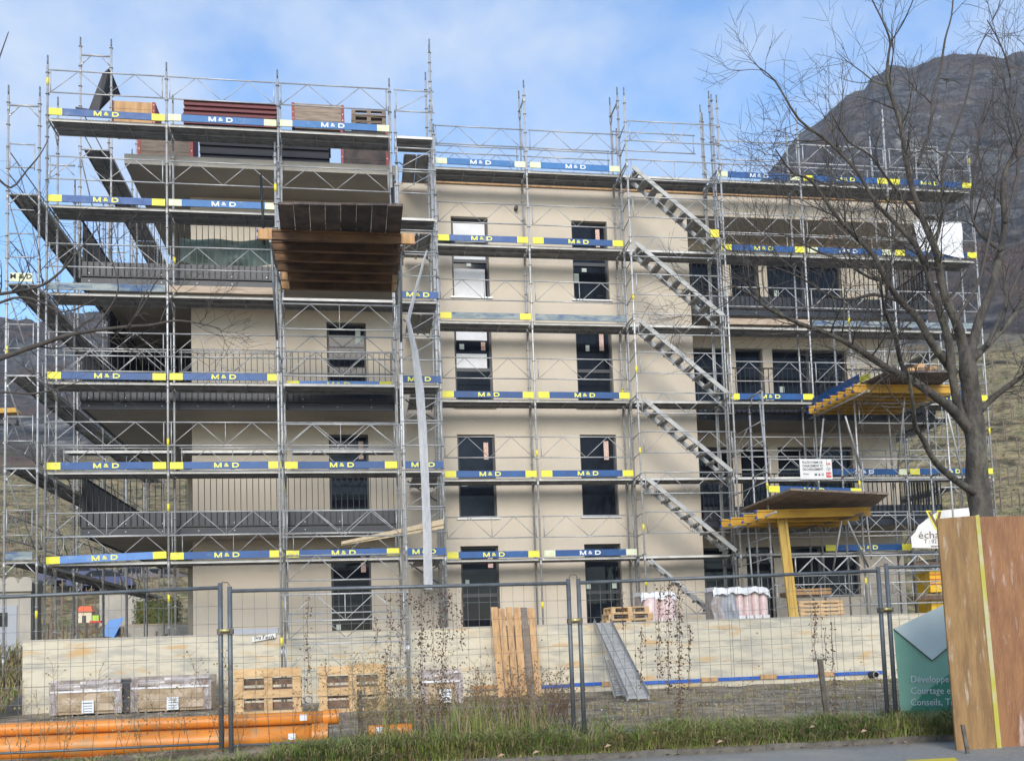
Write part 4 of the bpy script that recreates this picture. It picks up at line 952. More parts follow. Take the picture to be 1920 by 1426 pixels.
# ------------------------------------------------------------------ materials stored on the terrace
for i in range(3):
    pallet((12.22+.06*i, -.45, -1.735+.148*i), (0, 0, .03*(i-1)), ['lowest', 'middle', 'topmost'][i]+' pallet of the brown stack on the terrace by the chairs window').scale = (.88-.12*(i == 2), .8, 1)
def wrapped(x0, x1, y0, y1, z0, z1, label, n, left_grey, pinks=True):
    T = thing('wrapped_insulation', label, 'insulation pack', ((x0+x1)/2, y0, z0)); w = (x1-x0)
    g = x0+w*left_grey
    k = 0; xx = g; step = (x1-g)/n
    for i in range(n):
        m = MB(); m.path([(xx+step*.5, y0+.12, z0), (xx+step*.5, y0+.12, z0+.05), (xx+step*.5, y0+.12, z1-.16), (xx+step*.5, y0+.12, z1-.14)], [step*.5, step*.53, step*.52, step*.45], 'pink', 12); m.build('roll', T)
        m = MB(); m.box((xx+.02, y0-.03, z0+.01), (xx+step-.02, y0+.0, z0+.16), 'film_white'); m.build('roll_label', T)
        t = inst(text_mesh('isover', .11, 'film_white', 0, 1.0, 'CENTER'), 'lettering', T, (xx+step*.5, y0-.085, z0+.45)) if False else None
        xx += step
    m = MB(); nx, nz = 10, 9
    for i in range(nx):
        for j in range(nz):
            def gp(i, j):
                u, v = i/nx, j/nz; return (x0+(g+.02-x0)*u+.03*math.sin(9*v), y0+.02+.05*math.sin(11*u+4*v), z0+(z1-.05-z0)*v)
            m.face([gp(i, j), gp(i+1, j), gp(i+1, j+1), gp(i, j+1)], 'grey_film' if i > 3 else 'film', True)
    m.box((x0+.03, y0+.1, z0), (g-.01, y1, z1-.1), 'film'); m.build('wrap', T)
    m = MB(); nx = 26
    prof = [z1-.03+.012*math.sin(i*1.7)+.015*math.sin(i*.7)-(.08 if i in (0, nx) else 0) for i in range(nx+1)]
    for i in range(nx):
        xa, xb = x0+w*i/nx, x0+w*(i+1)/nx
        hem = [.15+.02*math.sin((i+ii)*1.3)+.02*math.sin((i+ii)*.6) for ii in (0, 1)]
        m.face([(xa, y0-.07, prof[i]-hem[0]), (xb, y0-.07, prof[i+1]-hem[1]), (xb, y0-.02, prof[i+1]), (xa, y0-.02, prof[i])], 'film_white', True)
        m.face([(xa, y0-.02, prof[i]), (xb, y0-.02, prof[i+1]), (xb, y1, prof[i+1]+.02), (xa, y1, prof[i]+.02)], 'film_white', True)
    m.build('plastic_hood', T); return T
wrapped(14.85, 16.25, -.3, .3, -1.735, -.88, 'larger plastic hooded pack of pink insulation rolls below the right platforms', 4, .42)
wrapped(13.1, 13.95, -.3, .3, -1.735, -.95, 'smaller plastic hooded pack of pink insulation beside the stack of brown pallets', 2, .05)
p_ = at(1498, 1159, -.35); pallet((p_.x, -.30, -1.73), (math.radians(82), 0, 0), 'light pallet standing on edge at the foot of the leaning timber beam').scale = (.93, .55, 1)
m = MB(); m.box((17.0, .2, -1.1), (18.1, .75, -1.02), 'wood_new'); m.box((17.0, .2, -1.0), (18.1, .3, -.95), 'wood_new'); single(m, 'board_bundle', 'short planks lying just above the pallet beside the leaning timber beam', 'planks')
m = MB(); m.box((21.0, .6, -1.2+.1), (21.55, 1.2, -.55), 'yellow_box')
for i in range(3): m.box((20.98, .57, -.9+.12*i), (21.57, .6, -.88+.12*i), 'toy_orange')
m.box((20.99, .59, -.5), (21.56, 1.2, -.42), 'paint_white'); m.box((20.99, .59, -1.74), (21.56, 1.2, -1.25), 'yellow_box'); single(m, 'storage_box', 'bright yellow storage box standing behind the green banner', 'box')
m = MB()
for z in (-1.3, -.45): m.box((20.4, .3, z), (22.6, .5, z+.1), 'wood_old_shade')
single(m, 'shelf_plank', 'dark planks across the scaffold beside the yellow storage box', 'planks')
pl = at(1665, 700, .9); T = None
for i, (x0, h, lab) in enumerate(((1667, 650+18, 'leftmost short'), (1682, 664, 'second'), (1698, 656, 'third'), (1716, 648, 'tallest'), (1740, 652, 'rightmost'))):
    a = at(x0, 700, 0); b_ = at(x0+14, 700, 0); t_ = at(x0, h, 0); m = MB(); m.box((a.x, -.1, 3.9), (b_.x, .1, 3.9+(t_.z-a.z)), 'wood_new'); m.box((a.x+.02, -.13, 3.9+(t_.z-a.z)*.75), (b_.x-.02, -.1, 3.9+(t_.z-a.z)*.86), 'wood_old_shade')
    single(m, 'timber_offcut', lab+' upright orange timber piece stacked on the upper right platform', 'timber', (a.x, 0, 3.9))

# ------------------------------------------------------------------ ramp planks leaning on the wall
def ramp(A, B, w, label):
    A = Vector(A); B = Vector(B); d = (B-A).normalized(); s_ = Vector((1, .05, 0)).normalized(); n = s_.cross(d).normalized(); L_ = (B-A).length; T = thing('steel_ramp', label, 'ramp', tuple(B)); m = MB()
    def P(u, v, h): return A+d*u+s_*v+n*h
    def bx(u0, u1, v0, v1, h0, h1, mt='alu'): m.hexa([P(u0, v0, h0), P(u1, v0, h0), P(u1, v1, h0), P(u0, v1, h0), P(u0, v0, h1), P(u1, v0, h1), P(u1, v1, h1), P(u0, v1, h1)], mt)
    bx(0, L_, 0, .02, -.05, .02); bx(0, L_, w-.02, w, -.05, .02); bx(0, L_, w/2-.012, w/2+.012, -.03, .004)
    k = 0; u = .03
    while u < L_-.03:
        bx(u, u+.045, .021, w/2-.013, -.004, .006+.006*(k % 2)); bx(u, u+.045, w/2+.013, w-.021, -.004, .006+.006*((k+1) % 2)); u += .075; k += 1
    m.build('grating', T)
    m = MB()
    for v in (.005, w-.015): m.hexa([P(0, v, -.05), P(L_, v, -.05), P(L_, v+.01, -.05), P(0, v+.01, -.05), P(0, v, -.11), P(L_, v, -.11), P(L_, v+.01, -.11), P(0, v+.01, -.11)], 'deck_steel')
    m.build('side_rail', T)
ra = at(1113, 1175, -1.02); ra.z = -1.66
ramp(ra, (11.17, -5.7, -3.1), .40, 'upper perforated steel plank sloping from the wall top to the ground')
ramp(at(1131, 1236, -3.2), atz(1152, 1306, -3.12), .38, 'shorter perforated steel plank propped steeply beneath the long one')

# ------------------------------------------------------------------ packages, pallets, planks in front of the wall
def package(x0, x1, y0, y1, z0, z1, label, paper=True):
    T = thing('wrapped_package', label, 'package', ((x0+x1)/2, y0, z0)); m = MB(); nx, nz = 12, 6
    def grid(x0, x1, za, zb, Y, mt, amp):
        for i in range(nx):
            for j in range(nz):
                def gp(i, j):
                    u, v = i/nx, j/nz; rx = .10*(1 if u in (0, 1) else 0)*math.sin(math.pi*v)*0; return (x0+(x1-x0)*u, Y+amp*math.sin(13*u+7*v)+amp*math.sin(5*u-9*v), za+(zb-za)*v)
                m.face([gp(i, j), gp(i+1, j), gp(i+1, j+1), gp(i, j+1)], mt, True)
    m.box((x0+.01, y0+.04, z0), (x1-.01, y1, z1-.16), 'brown_paper'); m.build('paper_block', T)
    m = MB(); grid(x0+.12, x1-.12, z0+.06, z1-.2, y0, 'brown_paper', .008); m.build('paper_face', T)
    m = MB(); grid(x0, x1, z1-.2, z1, y0+.01, 'film', .015); m.box((x0, y0+.05, z1-.158), (x1, y1, z1-.01), 'film'); grid(x0-.02, x0+.12, z0, z1-.1, y0-.005, 'film', .01); grid(x1-.12, x1+.03, z0, z1-.1, y0-.005, 'film', .01)
    m.box((x0, y0-.02, z1-.235), (x1, y0-.012, z1-.2), 'film_white'); m.build('plastic_film', T)
    m = MB(); xx = x0+(x1-x0)*.45; m.box((xx, y0-.03, z0+.02), (xx+.22, y0-.024, z0+.26), 'paint_white')
    for r in range(4): m.box((xx+.03, y0-.033, z0+.05+.05*r), (xx+.19, y0-.0305, z0+.06+.05*r), 'text_black')
    m.build('paper_label', T)
package(.83, 2.1, -2.3, -1.4, -3.13, -2.48, 'long shrink wrapped brown package nearest the left end of the concrete wall')
package(2.3, 3.75, -2.3, -1.4, -3.13, -2.46, 'long shrink wrapped brown package beside the upright pallets')
package(7.75, 8.5, -4.0, -3.2, -3.12, -2.5, 'squat wrapped package between the upright pallets and the slatted panel')
m = MB(); m.box((2.12, -2.25, -3.13), (2.29, -1.5, -2.52), 'tarp_black'); single(m, 'foam_block', 'narrow dark block squeezed between the two long wrapped packages', 'block')
def vpallet(px0, px1, py0, py1, Y, label, th=.13):
    a = at(px0, py0, Y); b_ = at(px1, py1, Y); T = thing('wooden_pallet', label, 'pallet', ((a.x+b_.x)/2, Y, b_.z), 'pallets standing upright in front of the wall')
    w = b_.x-a.x; h = a.z-b_.z
    for i, (t0, t1) in enumerate(((0, .17), (.42, .58), (.83, 1))):
        m = MB(); m.box((a.x, Y, b_.z+h*t0), (b_.x, Y+.025, b_.z+h*t1), 'wood_pallet'); m.build('deck_board', T)
    for xx in (a.x+.02, a.x+w/2-.07, b_.x-.16): m = MB(); m.box((xx, Y+.0252, b_.z), (xx+.14, Y+.10, b_.z+h), 'wood_pallet'); m.build('block', T)
    for t0, t1 in ((.03, .16), (.19, .33), (.37, .62), (.67, .80), (.84, .98)): m = MB(); m.box((a.x+.01, Y+.1002, b_.z+h*t0), (b_.x-.01, Y+.125, b_.z+h*t1), 'wood_old_shade'); m.build('deck_board', T)  # back boards coloured dark so the slots look shaded inside
vpallet(438, 567, 1254, 1345, -4.9, 'upright new pallet nearer the fence post, left of the black pipe end')
vpallet(595, 727, 1249, 1340, -4.9, 'upright new pallet right of the black pipe end')
SP = thing('slatted_panel', 'tall panel of six rough vertical planks leaning on the concrete wall', 'panel', (9.4, -1.4, -3.15))
a, b_, c, d = at(920, 1139, -1.12), at(1003, 1138, -1.12), at(1018, 1310, -1.75), at(934, 1311, -1.75)
for i in range(6):
    t0, t1 = i/6+.004, (i+1)/6-.012-(.012 if i in (1, 2) else 0); e = Vector((0, 0, random.uniform(-.03, .02))); u = Vector((0, .024, 0)); m = MB(); A_, B_, C_, D_ = a.lerp(b_, t0)+e, a.lerp(b_, t1)+e, d.lerp(c, t1), d.lerp(c, t0)
    m.hexa([D_, C_, C_+u, D_+u, A_, B_, B_+u, A_+u], 'wood_grey' if i == 4 else 'wood_new'); m.build('plank', SP)
m = MB()
for t in (.12, .5, .88): A_ = a.lerp(d, t); B_ = b_.lerp(c, t); m.hexa([A_+Vector((0, .025, -.05)), B_+Vector((0, .025, -.05)), B_+Vector((0, .05, -.05)), A_+Vector((0, .05, -.05)), A_+Vector((0, .025, .05)), B_+Vector((0, .025, .05)), B_+Vector((0, .05, .05)), A_+Vector((0, .05, .05))], 'wood_new')
m.build('batten', SP)
# ------------------------------------------------------------------ orange pipes
def pipe(x0, x1, Y, z, r, label, socket=True):
    T = thing('orange_pipe', label, 'pipe', ((x0+x1)/2, Y, z-r), 'orange drainage pipes lying along the fence'); m = MB(); n = 20
    sag = lambda x: .01*math.sin(x*.7)
    xs = [x0+(x1-x0)*i/8 for i in range(9)]; m.path([(x, Y, z+sag(x)) for x in xs], [r]*9, 'orange_pipe', n); m.build('tube', T)
    if socket:
        m = MB(); ro, ri = r*1.14, r*1.0
        m.tube((x1-.16, Y, z+sag(x1)), (x1+.02, Y, z+sag(x1)), ro, 'orange_pipe', n, caps=False); m.tube((x1+.019, Y, z+sag(x1)), (x1-.1, Y, z+sag(x1)), ri*.96, 'pipe_inside', n, caps=True)
        for i in range(n):
            a0, a1 = 2*math.pi*i/n, 2*math.pi*(i+1)/n; m.face([Vector((x1+.02, Y+math.cos(a)*rr, z+sag(x1)+math.sin(a)*rr)) for a, rr in ((a0, ro), (a1, ro), (a1, ri*.96), (a0, ri*.96))], 'orange_pipe')
        m.build('socket', T)
    m = MB(); m.box((x1-.42, Y-r-.004, z-.03), (x1-.34, Y-r*.9, z+.04), 'paint_white'); m.build('pipe_label', T)
def pz(px_, py_, Y): return at(px_, py_, Y).z
YP = -10.35; xr = lambda px_, y: at(px_, 1345, y).x
pipe(-3, xr(632, YP), YP+.05, pz(300, 1356, YP+.05), .075, 'topmost slim orange pipe with its open socket end beside the pallets')
pipe(-3, xr(612, YP), YP-.05, pz(300, 1389, YP-.05)-.01, .125, 'thickest orange pipe in the middle of the pile, front one')
pipe(-3, xr(600, YP), YP+.22, pz(300, 1385, YP+.22), .125, 'thick orange pipe lying hidden behind the front thick one')
pipe(-3, xr(560, YP), YP-.12, pz(300, 1424, YP-.12), .075, 'lowest slim orange pipe half buried in the grass')
pipe(-3, xr(520, YP), YP+.1, pz(300, 1424, YP+.1), .075, 'second lowest slim orange pipe under the thick ones')
pipe(xr(690, YP), xr(772, YP), YP-.05, pz(730, 1366, YP), .07, 'short orange pipe piece apart from the pile in the grass', False)

# ------------------------------------------------------------------ construction fence
FY = -10.9
def fence_panel(xl, xr_, ztl, ztr, zb, label):
    T = thing('mesh_fence', label, 'fence', ((xl+xr_)/2, FY, zb), 'mesh construction fence panels'); m = MB()
    for x, zt_ in ((xl, ztl), (xr_, ztr)):
        m = MB(); m.tube((x, FY, zb), (x, FY, zt_+.05), .026, 'fence_galv', 10); m.build('post', T)
    m = MB(); m.tube((xl, FY, ztl), (xr_, FY, ztr), .021, 'fence_galv', 10); m.build('top_rail', T)
    m = MB(); m.tube((xl, FY, zb+.07), (xr_, FY, zb+.06), .014, 'fence_galv', 8); m.build('bottom_rail', T)
    m = MB(); n = int((xr_-xl)/.128)
    for i in range(1, n):
        x = xl+(xr_-xl)*i/n; t = i/n; zt_ = ztl+(ztr-ztl)*t; w = [.012*noise.noise((x*2, z*1.3, 0)) for z in range(5)]
        pts = [(x+w[j], FY+.01, zb+.17+(zt_-zb-.17)*j/4) for j in range(5)]
        m.path(pts, [.0024]*5, 'wire', 4)
    for j in range(1, 8):
        t = j/8; p = [(xl+(xr_-xl)*k/8, FY+.006, zb+.17+(ztl+(ztr-ztl)*k/8-zb-.17)*t+.012*noise.noise((k*.9, j*3.1, 2))) for k in range(9)]; m.path(p, [.0028]*9, 'wire', 4)
    m.build('wire_mesh', T)
fence_panel(1.35, 5.2, -1.46, -1.38, -3.12, 'leftmost mesh fence panel in front of the orange pipes')
fence_panel(5.3, 9.08, -1.42, -1.42, -3.16, 'mesh fence panel with the densest dead climbers, before the pallets')
fence_panel(9.2, 12.94, -1.42, -1.36, -3.2, 'mesh fence panel before the steel ramp and the insulation packs')
fence_panel(13.05, 16.8, -1.32, -1.3, -3.2, 'rightmost mesh fence panel carrying the green banner')
for x, z in ((5.25, -1.86), (9.14, -1.86), (13.0, -1.84)):
    T = thing('fence_clamp', {5.25: 'metal clamp joining the first two fence panels by the orange pipes', 9.14: 'metal clamp joining fence panels right of the slatted panel', 13.0: 'metal clamp joining fence panels beside the green banner'}[x], 'clamp', (x, FY, z), 'clamps joining the fence panels')
    m = MB(); m.box((x-.085, FY-.04, z-.03), (x+.085, FY+.04, z+.03), 'rust_steel'); m.build('bracket', T); m = MB(); m.tube((x-.05, FY-.055, z+.01), (x+.05, FY-.055, z+.01), .02, 'brass', 8); m.build('bolt', T)
    m = MB(); m.path([(x-.05, FY, z+.50), (x-.03, FY, z+.535), (x+.03, FY, z+.535), (x+.05, FY, z+.50)], [.006]*4, 'rust_steel', 5); m.build('wire_hook', T)
# green banner
GBN = thing('banner', 'green banner on the fence, pale corner folded down', 'banner', (14, FY-.03, -2.5))
m = MB(); Yb = FY-.035; P = lambda x, y, o=0: at(x, y, Yb-o)
poly = [P(1675, 1178), P(1689, 1335), P(1800, 1368), P(1800, 1225), P(1748, 1238)]
m.face([P(1675, 1178), P(1748, 1238), P(1800, 1190), P(1810, 1372), P(1689, 1335)][::-1], 'banner_green'); m.build('sheet', GBN)
m = MB(); m.face([P(1675, 1178, .012), P(1775, 1130, .012), P(1815, 1110, .012), P(1815, 1180, .012), P(1748, 1238, .014)][::-1], 'banner_back'); m.build('folded_corner', GBN)
m = MB()
for (p, q) in (((1675, 1178), (1748, 1238)), ((1748, 1238), (1815, 1182))): m.path([P(*p, .02), P(*q, .02)], [.006, .006], 'rust_steel', 5)
m.build('hem', GBN)
m = MB(); m.face([P(1700, 1338, .004), P(1730, 1300, .004), P(1810, 1240, .004), P(1812, 1372, .004)][::-1], 'banner_dark'); m.build('print_area', GBN)
for i, s_ in enumerate(('Développement', 'Courtage et', 'Conseils, Travaux')):
    q = P(1706, 1273+21.5*i); txt(GBN, s_, q.x, Yb-.012, q.z, .118, 'paint_white', -.0005, .98, rot=(0, .035, 0))
# metal stakes
for (x0, y0, x1, y1, Y, lab, w) in ((1534, 1235, 1549, 1348, -10.4, 'rusty steel stake wound with dead climber before the right part of the wall', .03), (669, 1293, 672, 1350, -10.2, 'short green grey post among the weeds left of the middle', .03), (1803, 1358, 1818, 1440, -12.9, 'short grey steel angle stake in front of the plywood hoarding', .018)):
    a = at(x0, y0, Y); b_ = at(x1, y1, Y); b_.z = min(b_.z, -3.3); m = MB(); u = Vector((w*2, 0, 0)); v = Vector((0, w*1.2, 0)); m.hexa([b_, b_+u, b_+u+v, b_+v, a, a+u, a+u+v, a+v], 'rust_steel'); single(m, 'steel_stake', lab, 'stake', tuple(b_))
# hoarding
HB = MB(); Yh = -12.6
a, b_, c, d = at(1757, 972, Yh), at(1829, 966, Yh), at(1874, 1440, Yh), at(1797, 1440, Yh)
u = Vector((0, .021, 0)); HB.hexa([d, c, c+u, d+u, a, b_, b_+u, a+u], 'ply_tan'); single(HB, 'plywood_board', 'narrow tan plywood hoarding board, the left one with the mossy edge', 'hoarding board')
m = MB(); a, b_, c, d = at(1829, 966, Yh-.012), at(1836, 964, Yh-.012), at(1882, 1440, Yh-.012), at(1873.5, 1440, Yh-.012); m.hexa([d, c, c+Vector((0, .03, 0)), d+Vector((0, .03, 0)), a, b_, b_+Vector((0, .03, 0)), a+Vector((0, .03, 0))], 'moss_strip'); single(m, 'edge_strip', 'thin pale strip with yellow moss between the two plywood boards', 'edge strip')
m = MB(); a, b_, c, d = at(1836, 968, Yh+.05), at(2080, 964, Yh+.05), at(2130, 1440, Yh+.05), at(1882, 1440, Yh+.05); m.hexa([d, c, c+u, d+u, a, b_, b_+u, a+u], 'ply_red'); single(m, 'plywood_board', 'wide reddish plywood hoarding board at the right edge with pale stains', 'hoarding board')

# ------------------------------------------------------------------ dead climbers on the fence
rv = random.Random(11)
def climber(px0, y0, y1, dens, label, spread=4):
    m = MB(); p = []; n = max(4, int((y1-y0)/14))
    for i in range(n+1): y = y0+(y1-y0)*i/n; p.append(at(px0+rv.uniform(-2, 2), y, FY-.02+rv.uniform(-.01, .01)))
    m.path(p, [.004]*len(p), 'weed_brown', 4); L_ = int((y1-y0)*dens)
    for _ in range(L_):
        t = rv.random(); k = min(n-1, int(t*n)); q = p[k].lerp(p[k+1], t*n-k)+Vector((rv.gauss(0, spread*.006), rv.gauss(0, .02), 0)); s_ = rv.uniform(.008, .022)
        d1 = Vector((rv.uniform(-1, 1), rv.uniform(-1, 1), rv.uniform(-1, 1))).normalized()*s_; d2 = Vector((rv.uniform(-1, 1), rv.uniform(-1, 1), rv.uniform(-1, 1))).normalized()*s_*.7
        m.face([q-d1, q+d2, q+d1, q-d2], 'vine_leaf')
    single(m, 'dead_climber', label, 'dead climber', None, 'dead climbers hanging on the fence wires')
cl = [(577, 1120, 1300, .5, 4), (706, 1155, 1210, .5, 5), (722, 1215, 1300, .7, 4), (733, 1110, 1310, .6, 6), (752, 1110, 1230, .5, 4), (790, 1105, 1390, 1.7, 7), (810, 1105, 1240, 1.0, 10), (830, 1105, 1340, 1.9, 8), (848, 1110, 1200, .8, 6), (866, 1105, 1220, .6, 4), (770, 1103, 1150, 1.0, 9), (1168, 1108, 1180, .5, 3), (1202, 1175, 1290, .7, 4), (1237, 1095, 1270, .8, 4), (1254, 1090, 1300, 1.4, 5), (1273, 1092, 1400, 1.6, 5), (1292, 1170, 1295, .9, 4), (1528, 1128, 1240, 1.0, 4), (1548, 1175, 1245, .5, 4), (1566, 1260, 1350, .9, 4), (1560, 1165, 1260, .4, 3)]
CLN = ['lone thin dead climber above the black pipe end between the pallets', 'short dead climber left of the narrow bay, upper one', 'short dead climber left of the narrow bay, lower one', 'long thin dead climber just right of the ground floor door', 'short dead climber hanging from the rail left of the thick ones',
 'longest thick dead climber under the plastic strip', 'leafy short dead climber between the two thick ones', 'thick dead climber right of the plastic strip', 'short leafy dead climber left of the ground floor window column', 'short dead climber over the left ground floor window', 'bunch of dead leaves on the rail above the narrow bay',
 'short dead climber before the door with chairs', 'dead climber strand above the long steel ramp', 'thin dead climber left of the smaller insulation pack', 'leafy dead climber before the smaller insulation pack', 'longest dead climber between the two insulation packs', 'dead climber strand below the lowest stair flight', 'thick dead climber rising from the rusty stake', 'short side shoot right of the rusty stake', 'dead climber in the grass right of the rusty stake', 'thin dead climber left of the upright timber beam pallet']
for i, (x, a, b_, dn, sp) in enumerate(cl): climber(x, a, b_, dn, CLN[i], sp)

# ------------------------------------------------------------------ grass and weeds
def blades(name, label, n, area, h, mt, seed, lean=.5, w=.006, zf=None, dens=None):
    r = random.Random(seed); m = MB()
    for _ in range(n):
        x, y = r.uniform(area[0], area[1]), r.uniform(area[2], area[3])
        if dens and r.random() > dens(x, y): continue
        z = zf(x, y) if zf else -3.2; hh = h*r.uniform(.45, 1.25); a = r.uniform(0, 6.28); le = hh*lean*r.uniform(.2, 1.4); ww = w*r.uniform(.7, 1.4)
        sd = Vector((math.cos(a+1.57), math.sin(a+1.57), 0))*ww; dr = Vector((math.cos(a), math.sin(a), 0)); p0 = Vector((x, y, z-.02)); p1 = p0+dr*le*.3+Vector((0, 0, hh*.6)); p2 = p0+dr*le+Vector((0, 0, hh*(1-.35*lean*r.random())))
        mm = mt[0] if r.random() < mt[2] else mt[1]
        m.face([p0-sd, p0+sd, p1+sd*.8, p1-sd*.8], mm); m.face([p1-sd*.8, p1+sd*.8, p2], mm)
    return tag(m.build(name), label, 'grass', kind='stuff')
gz = lambda x, y: -3.22+.05*noise.noise((x*.9, y*.9, 3))
patch = lambda x, y: max(.05, min(1, .55+1.1*noise.noise((x*.8, y*.5, 7))+(.25 if y < -11 else -.15)))
clump = lambda x, y: max(.03, min(1, .5+1.6*noise.noise((x*1.7, y*1.2, 7))+(.35 if y < -11.25 else -.1)))
blades('verge_grass', 'green and straw coloured grass along the kerb below the fence', 48000, (5.3, 15.4, -11.74, -10.7), .235, ('grass_green', 'grass_dry', .66), 1, 1.25, .0055, gz, lambda x, y: clump(x, y)*min(1, max(0, (x-5.3)/1.3)))
blades('low_grass', 'thin low grass before the orange pipes', 17000, (1.2, 6.6, -11.74, -10.72), .13, ('grass_green', 'grass_dry', .5), 9, 1.2, .005, gz, clump)
blades('tall_straw', 'tall straw and green stems around the short post and the middle fence posts', 1800, (6.9, 9.4, -11.2, -10.2), .55, ('grass_green', 'grass_dry', .4), 15, .45, .005, gz, lambda x, y: max(0, .25+1.8*noise.noise((x*1.6+4, y, 2))+(.45 if 6.4 < x < 7.6 else 0)))
blades('verge_tufts', 'taller green grass tufts by the middle fence post', 5000, (6.6, 9.6, -11.5, -10.3), .32, ('grass_green', 'grass_dry', .5), 2, .8, .006, gz, lambda x, y: max(0, noise.noise((x*1.3, y*1.3, 2))*2.4))
blades('kerb_fringe', 'ragged grass fringe hanging over the kerb', 20000, (3, 15.4, -11.80, -11.66), .16, ('grass_green', 'grass_dry', .6), 8, 1.7, .0055, lambda x, y: -3.25, lambda x, y: max(.08, .5+1.9*noise.noise((x*2.1, 3, 7))))
blades('site_grass', 'short dry grass patches on the muddy ground before the wall', 15000, (8.5, 19, -10.4, -1.2), .11, ('grass_green', 'grass_dry', .22), 3, 1.1, .008, lambda x, y: -3.17, lambda x, y: max(0, .12+1.6*noise.noise((x*.8, y*.8, 12))))
blades('slope_grass', 'rough dry grass left of the concrete wall', 5000, (-4, -.1, -3.5, 2), .35, ('grass_green', 'grass_dry', .25), 4, .9, .012, lambda x, y: -3.2+max(0, min(1.4, (y+2.5)*.3)))
r = random.Random(5); m = MB()
def weed(px0, py0, hpx, Y, mt='weed_brown'):
    p = at(px0, py0, Y); p.z = -3.2; h = hpx/F_PX*(Y-CAM.y); ang = r.uniform(-.35, .35); q = p+Vector((h*math.sin(ang), r.uniform(-.1, .1), h)); mid_ = p.lerp(q, .5)+Vector((r.uniform(-.04, .04), 0, 0)); m.path([p, mid_, q], [.004, .003, .0015], mt, 3)
    for _ in range(int(h*22)):
        t = r.uniform(.3, 1); a = p.lerp(q, t); e = a+Vector((r.uniform(-.14, .14), r.uniform(-.08, .08), r.uniform(.02, .14))); m.path([a, e], [.0018, .001], mt, 3)
        if r.random() < .6: s_ = .012; m.face([e+Vector((-s_, 0, 0)), e+Vector((0, 0, -s_)), e+Vector((s_, 0, 0)), e+Vector((0, 0, s_))], mt)
for _ in range(85): weed(r.gauss(890, 70), 1370, r.uniform(50, 130)*(1.3 if r.random() < .12 else 1), r.uniform(-10.5, -9.6))
for _ in range(50): weed(r.uniform(960, 1070), 1370, r.uniform(50, 130), r.uniform(-10.5, -9.6))
for _ in range(60): weed(r.gauss(720, 40), 1370, r.uniform(60, 170), r.uniform(-10.6, -10.0), 'grass_dry')
for _ in range(34): weed(r.uniform(20, 640), 1370, r.uniform(60, 190), r.uniform(-11.0, -10.7), 'grass_dry' if r.random() < .6 else 'weed_brown')
for _ in range(40): weed(r.uniform(1100, 1690), 1370, r.uniform(30, 90), r.uniform(-10.6, -9.8), 'grass_dry')
tag(m.build('dry_weeds'), 'tall dry brown weeds growing through the fence', 'weeds', kind='stuff')
m = MB()
for _ in range(1500):
    x, y = r.uniform(1, 19), r.uniform(-10.6, -1.1); s_ = r.uniform(.01, .04)*(1.4 if r.random() < .06 else 1); z = -3.15+.03*noise.noise((x, y, 0))
    P = [Vector((x+r.uniform(-1, 1)*s_, y+r.uniform(-1, 1)*s_, z+r.uniform(-.3, .7)*s_)) for _ in range(4)]; m.face(P[:3], 'concrete'); m.face([P[0], P[2], P[3]], 'concrete'); m.face([P[0], P[3], P[1]], 'concrete'); m.face([P[1], P[2], P[3]], 'concrete')
tag(m.build('gravel'), 'loose stones scattered over the muddy site ground', 'gravel', kind='stuff')
m = MB(); rq = random.Random(77)
for _ in range(1500):
    x = rq.uniform(2, 15); y = rq.choice([rq.gauss(-11.7, .10), rq.uniform(-11.7, -10.3)]); z = -3.24 if y > -11.66 else (-3.255 if y > -11.78 else RZ+.004); q = Vector((x, y, z+.015)); s_ = rq.uniform(.012, .032); a = rq.uniform(0, 6.28)
    d1 = Vector((math.cos(a), math.sin(a), rq.uniform(-.3, .5)))*s_; d2 = Vector((-math.sin(a), math.cos(a), rq.uniform(-.2, .6)))*s_*.6; m.face([q-d1, q-d2, q+d1, q+d2], rq.choice(['leaf_dead', 'weed_brown', 'weed_brown', 'vine_leaf']))
tag(m.build('leaf_litter'), 'small brown leaf litter along the kerb and in the grass', 'leaf litter', kind='stuff')
rl = random.Random(21)
for i in range(7):
    px_, py_ = [(1005, 1412), (1225, 1376), (1140, 1400), (1350, 1392), (1620, 1372), (940, 1418), (1523, 1364)][i]; p = atz(px_, py_, -3.12); m = MB(); s_ = .035
    m.face([p+Vector((-s_, 0, 0)), p+Vector((0, -s_*.6, .01)), p+Vector((s_, 0, .02)), p+Vector((0, s_*.6, .03))], 'leaf_dead'); single(m, 'dead_leaf', 'curled tan dead leaf on the verge '+['below the slatted panel', 'below the climbers by the ramp', 'just right of the middle fence posts', 'below the larger insulation pack', 'nearest the green banner', 'farthest left at the kerb', 'at the foot of the rusty stake'][i], 'leaf', tuple(p))

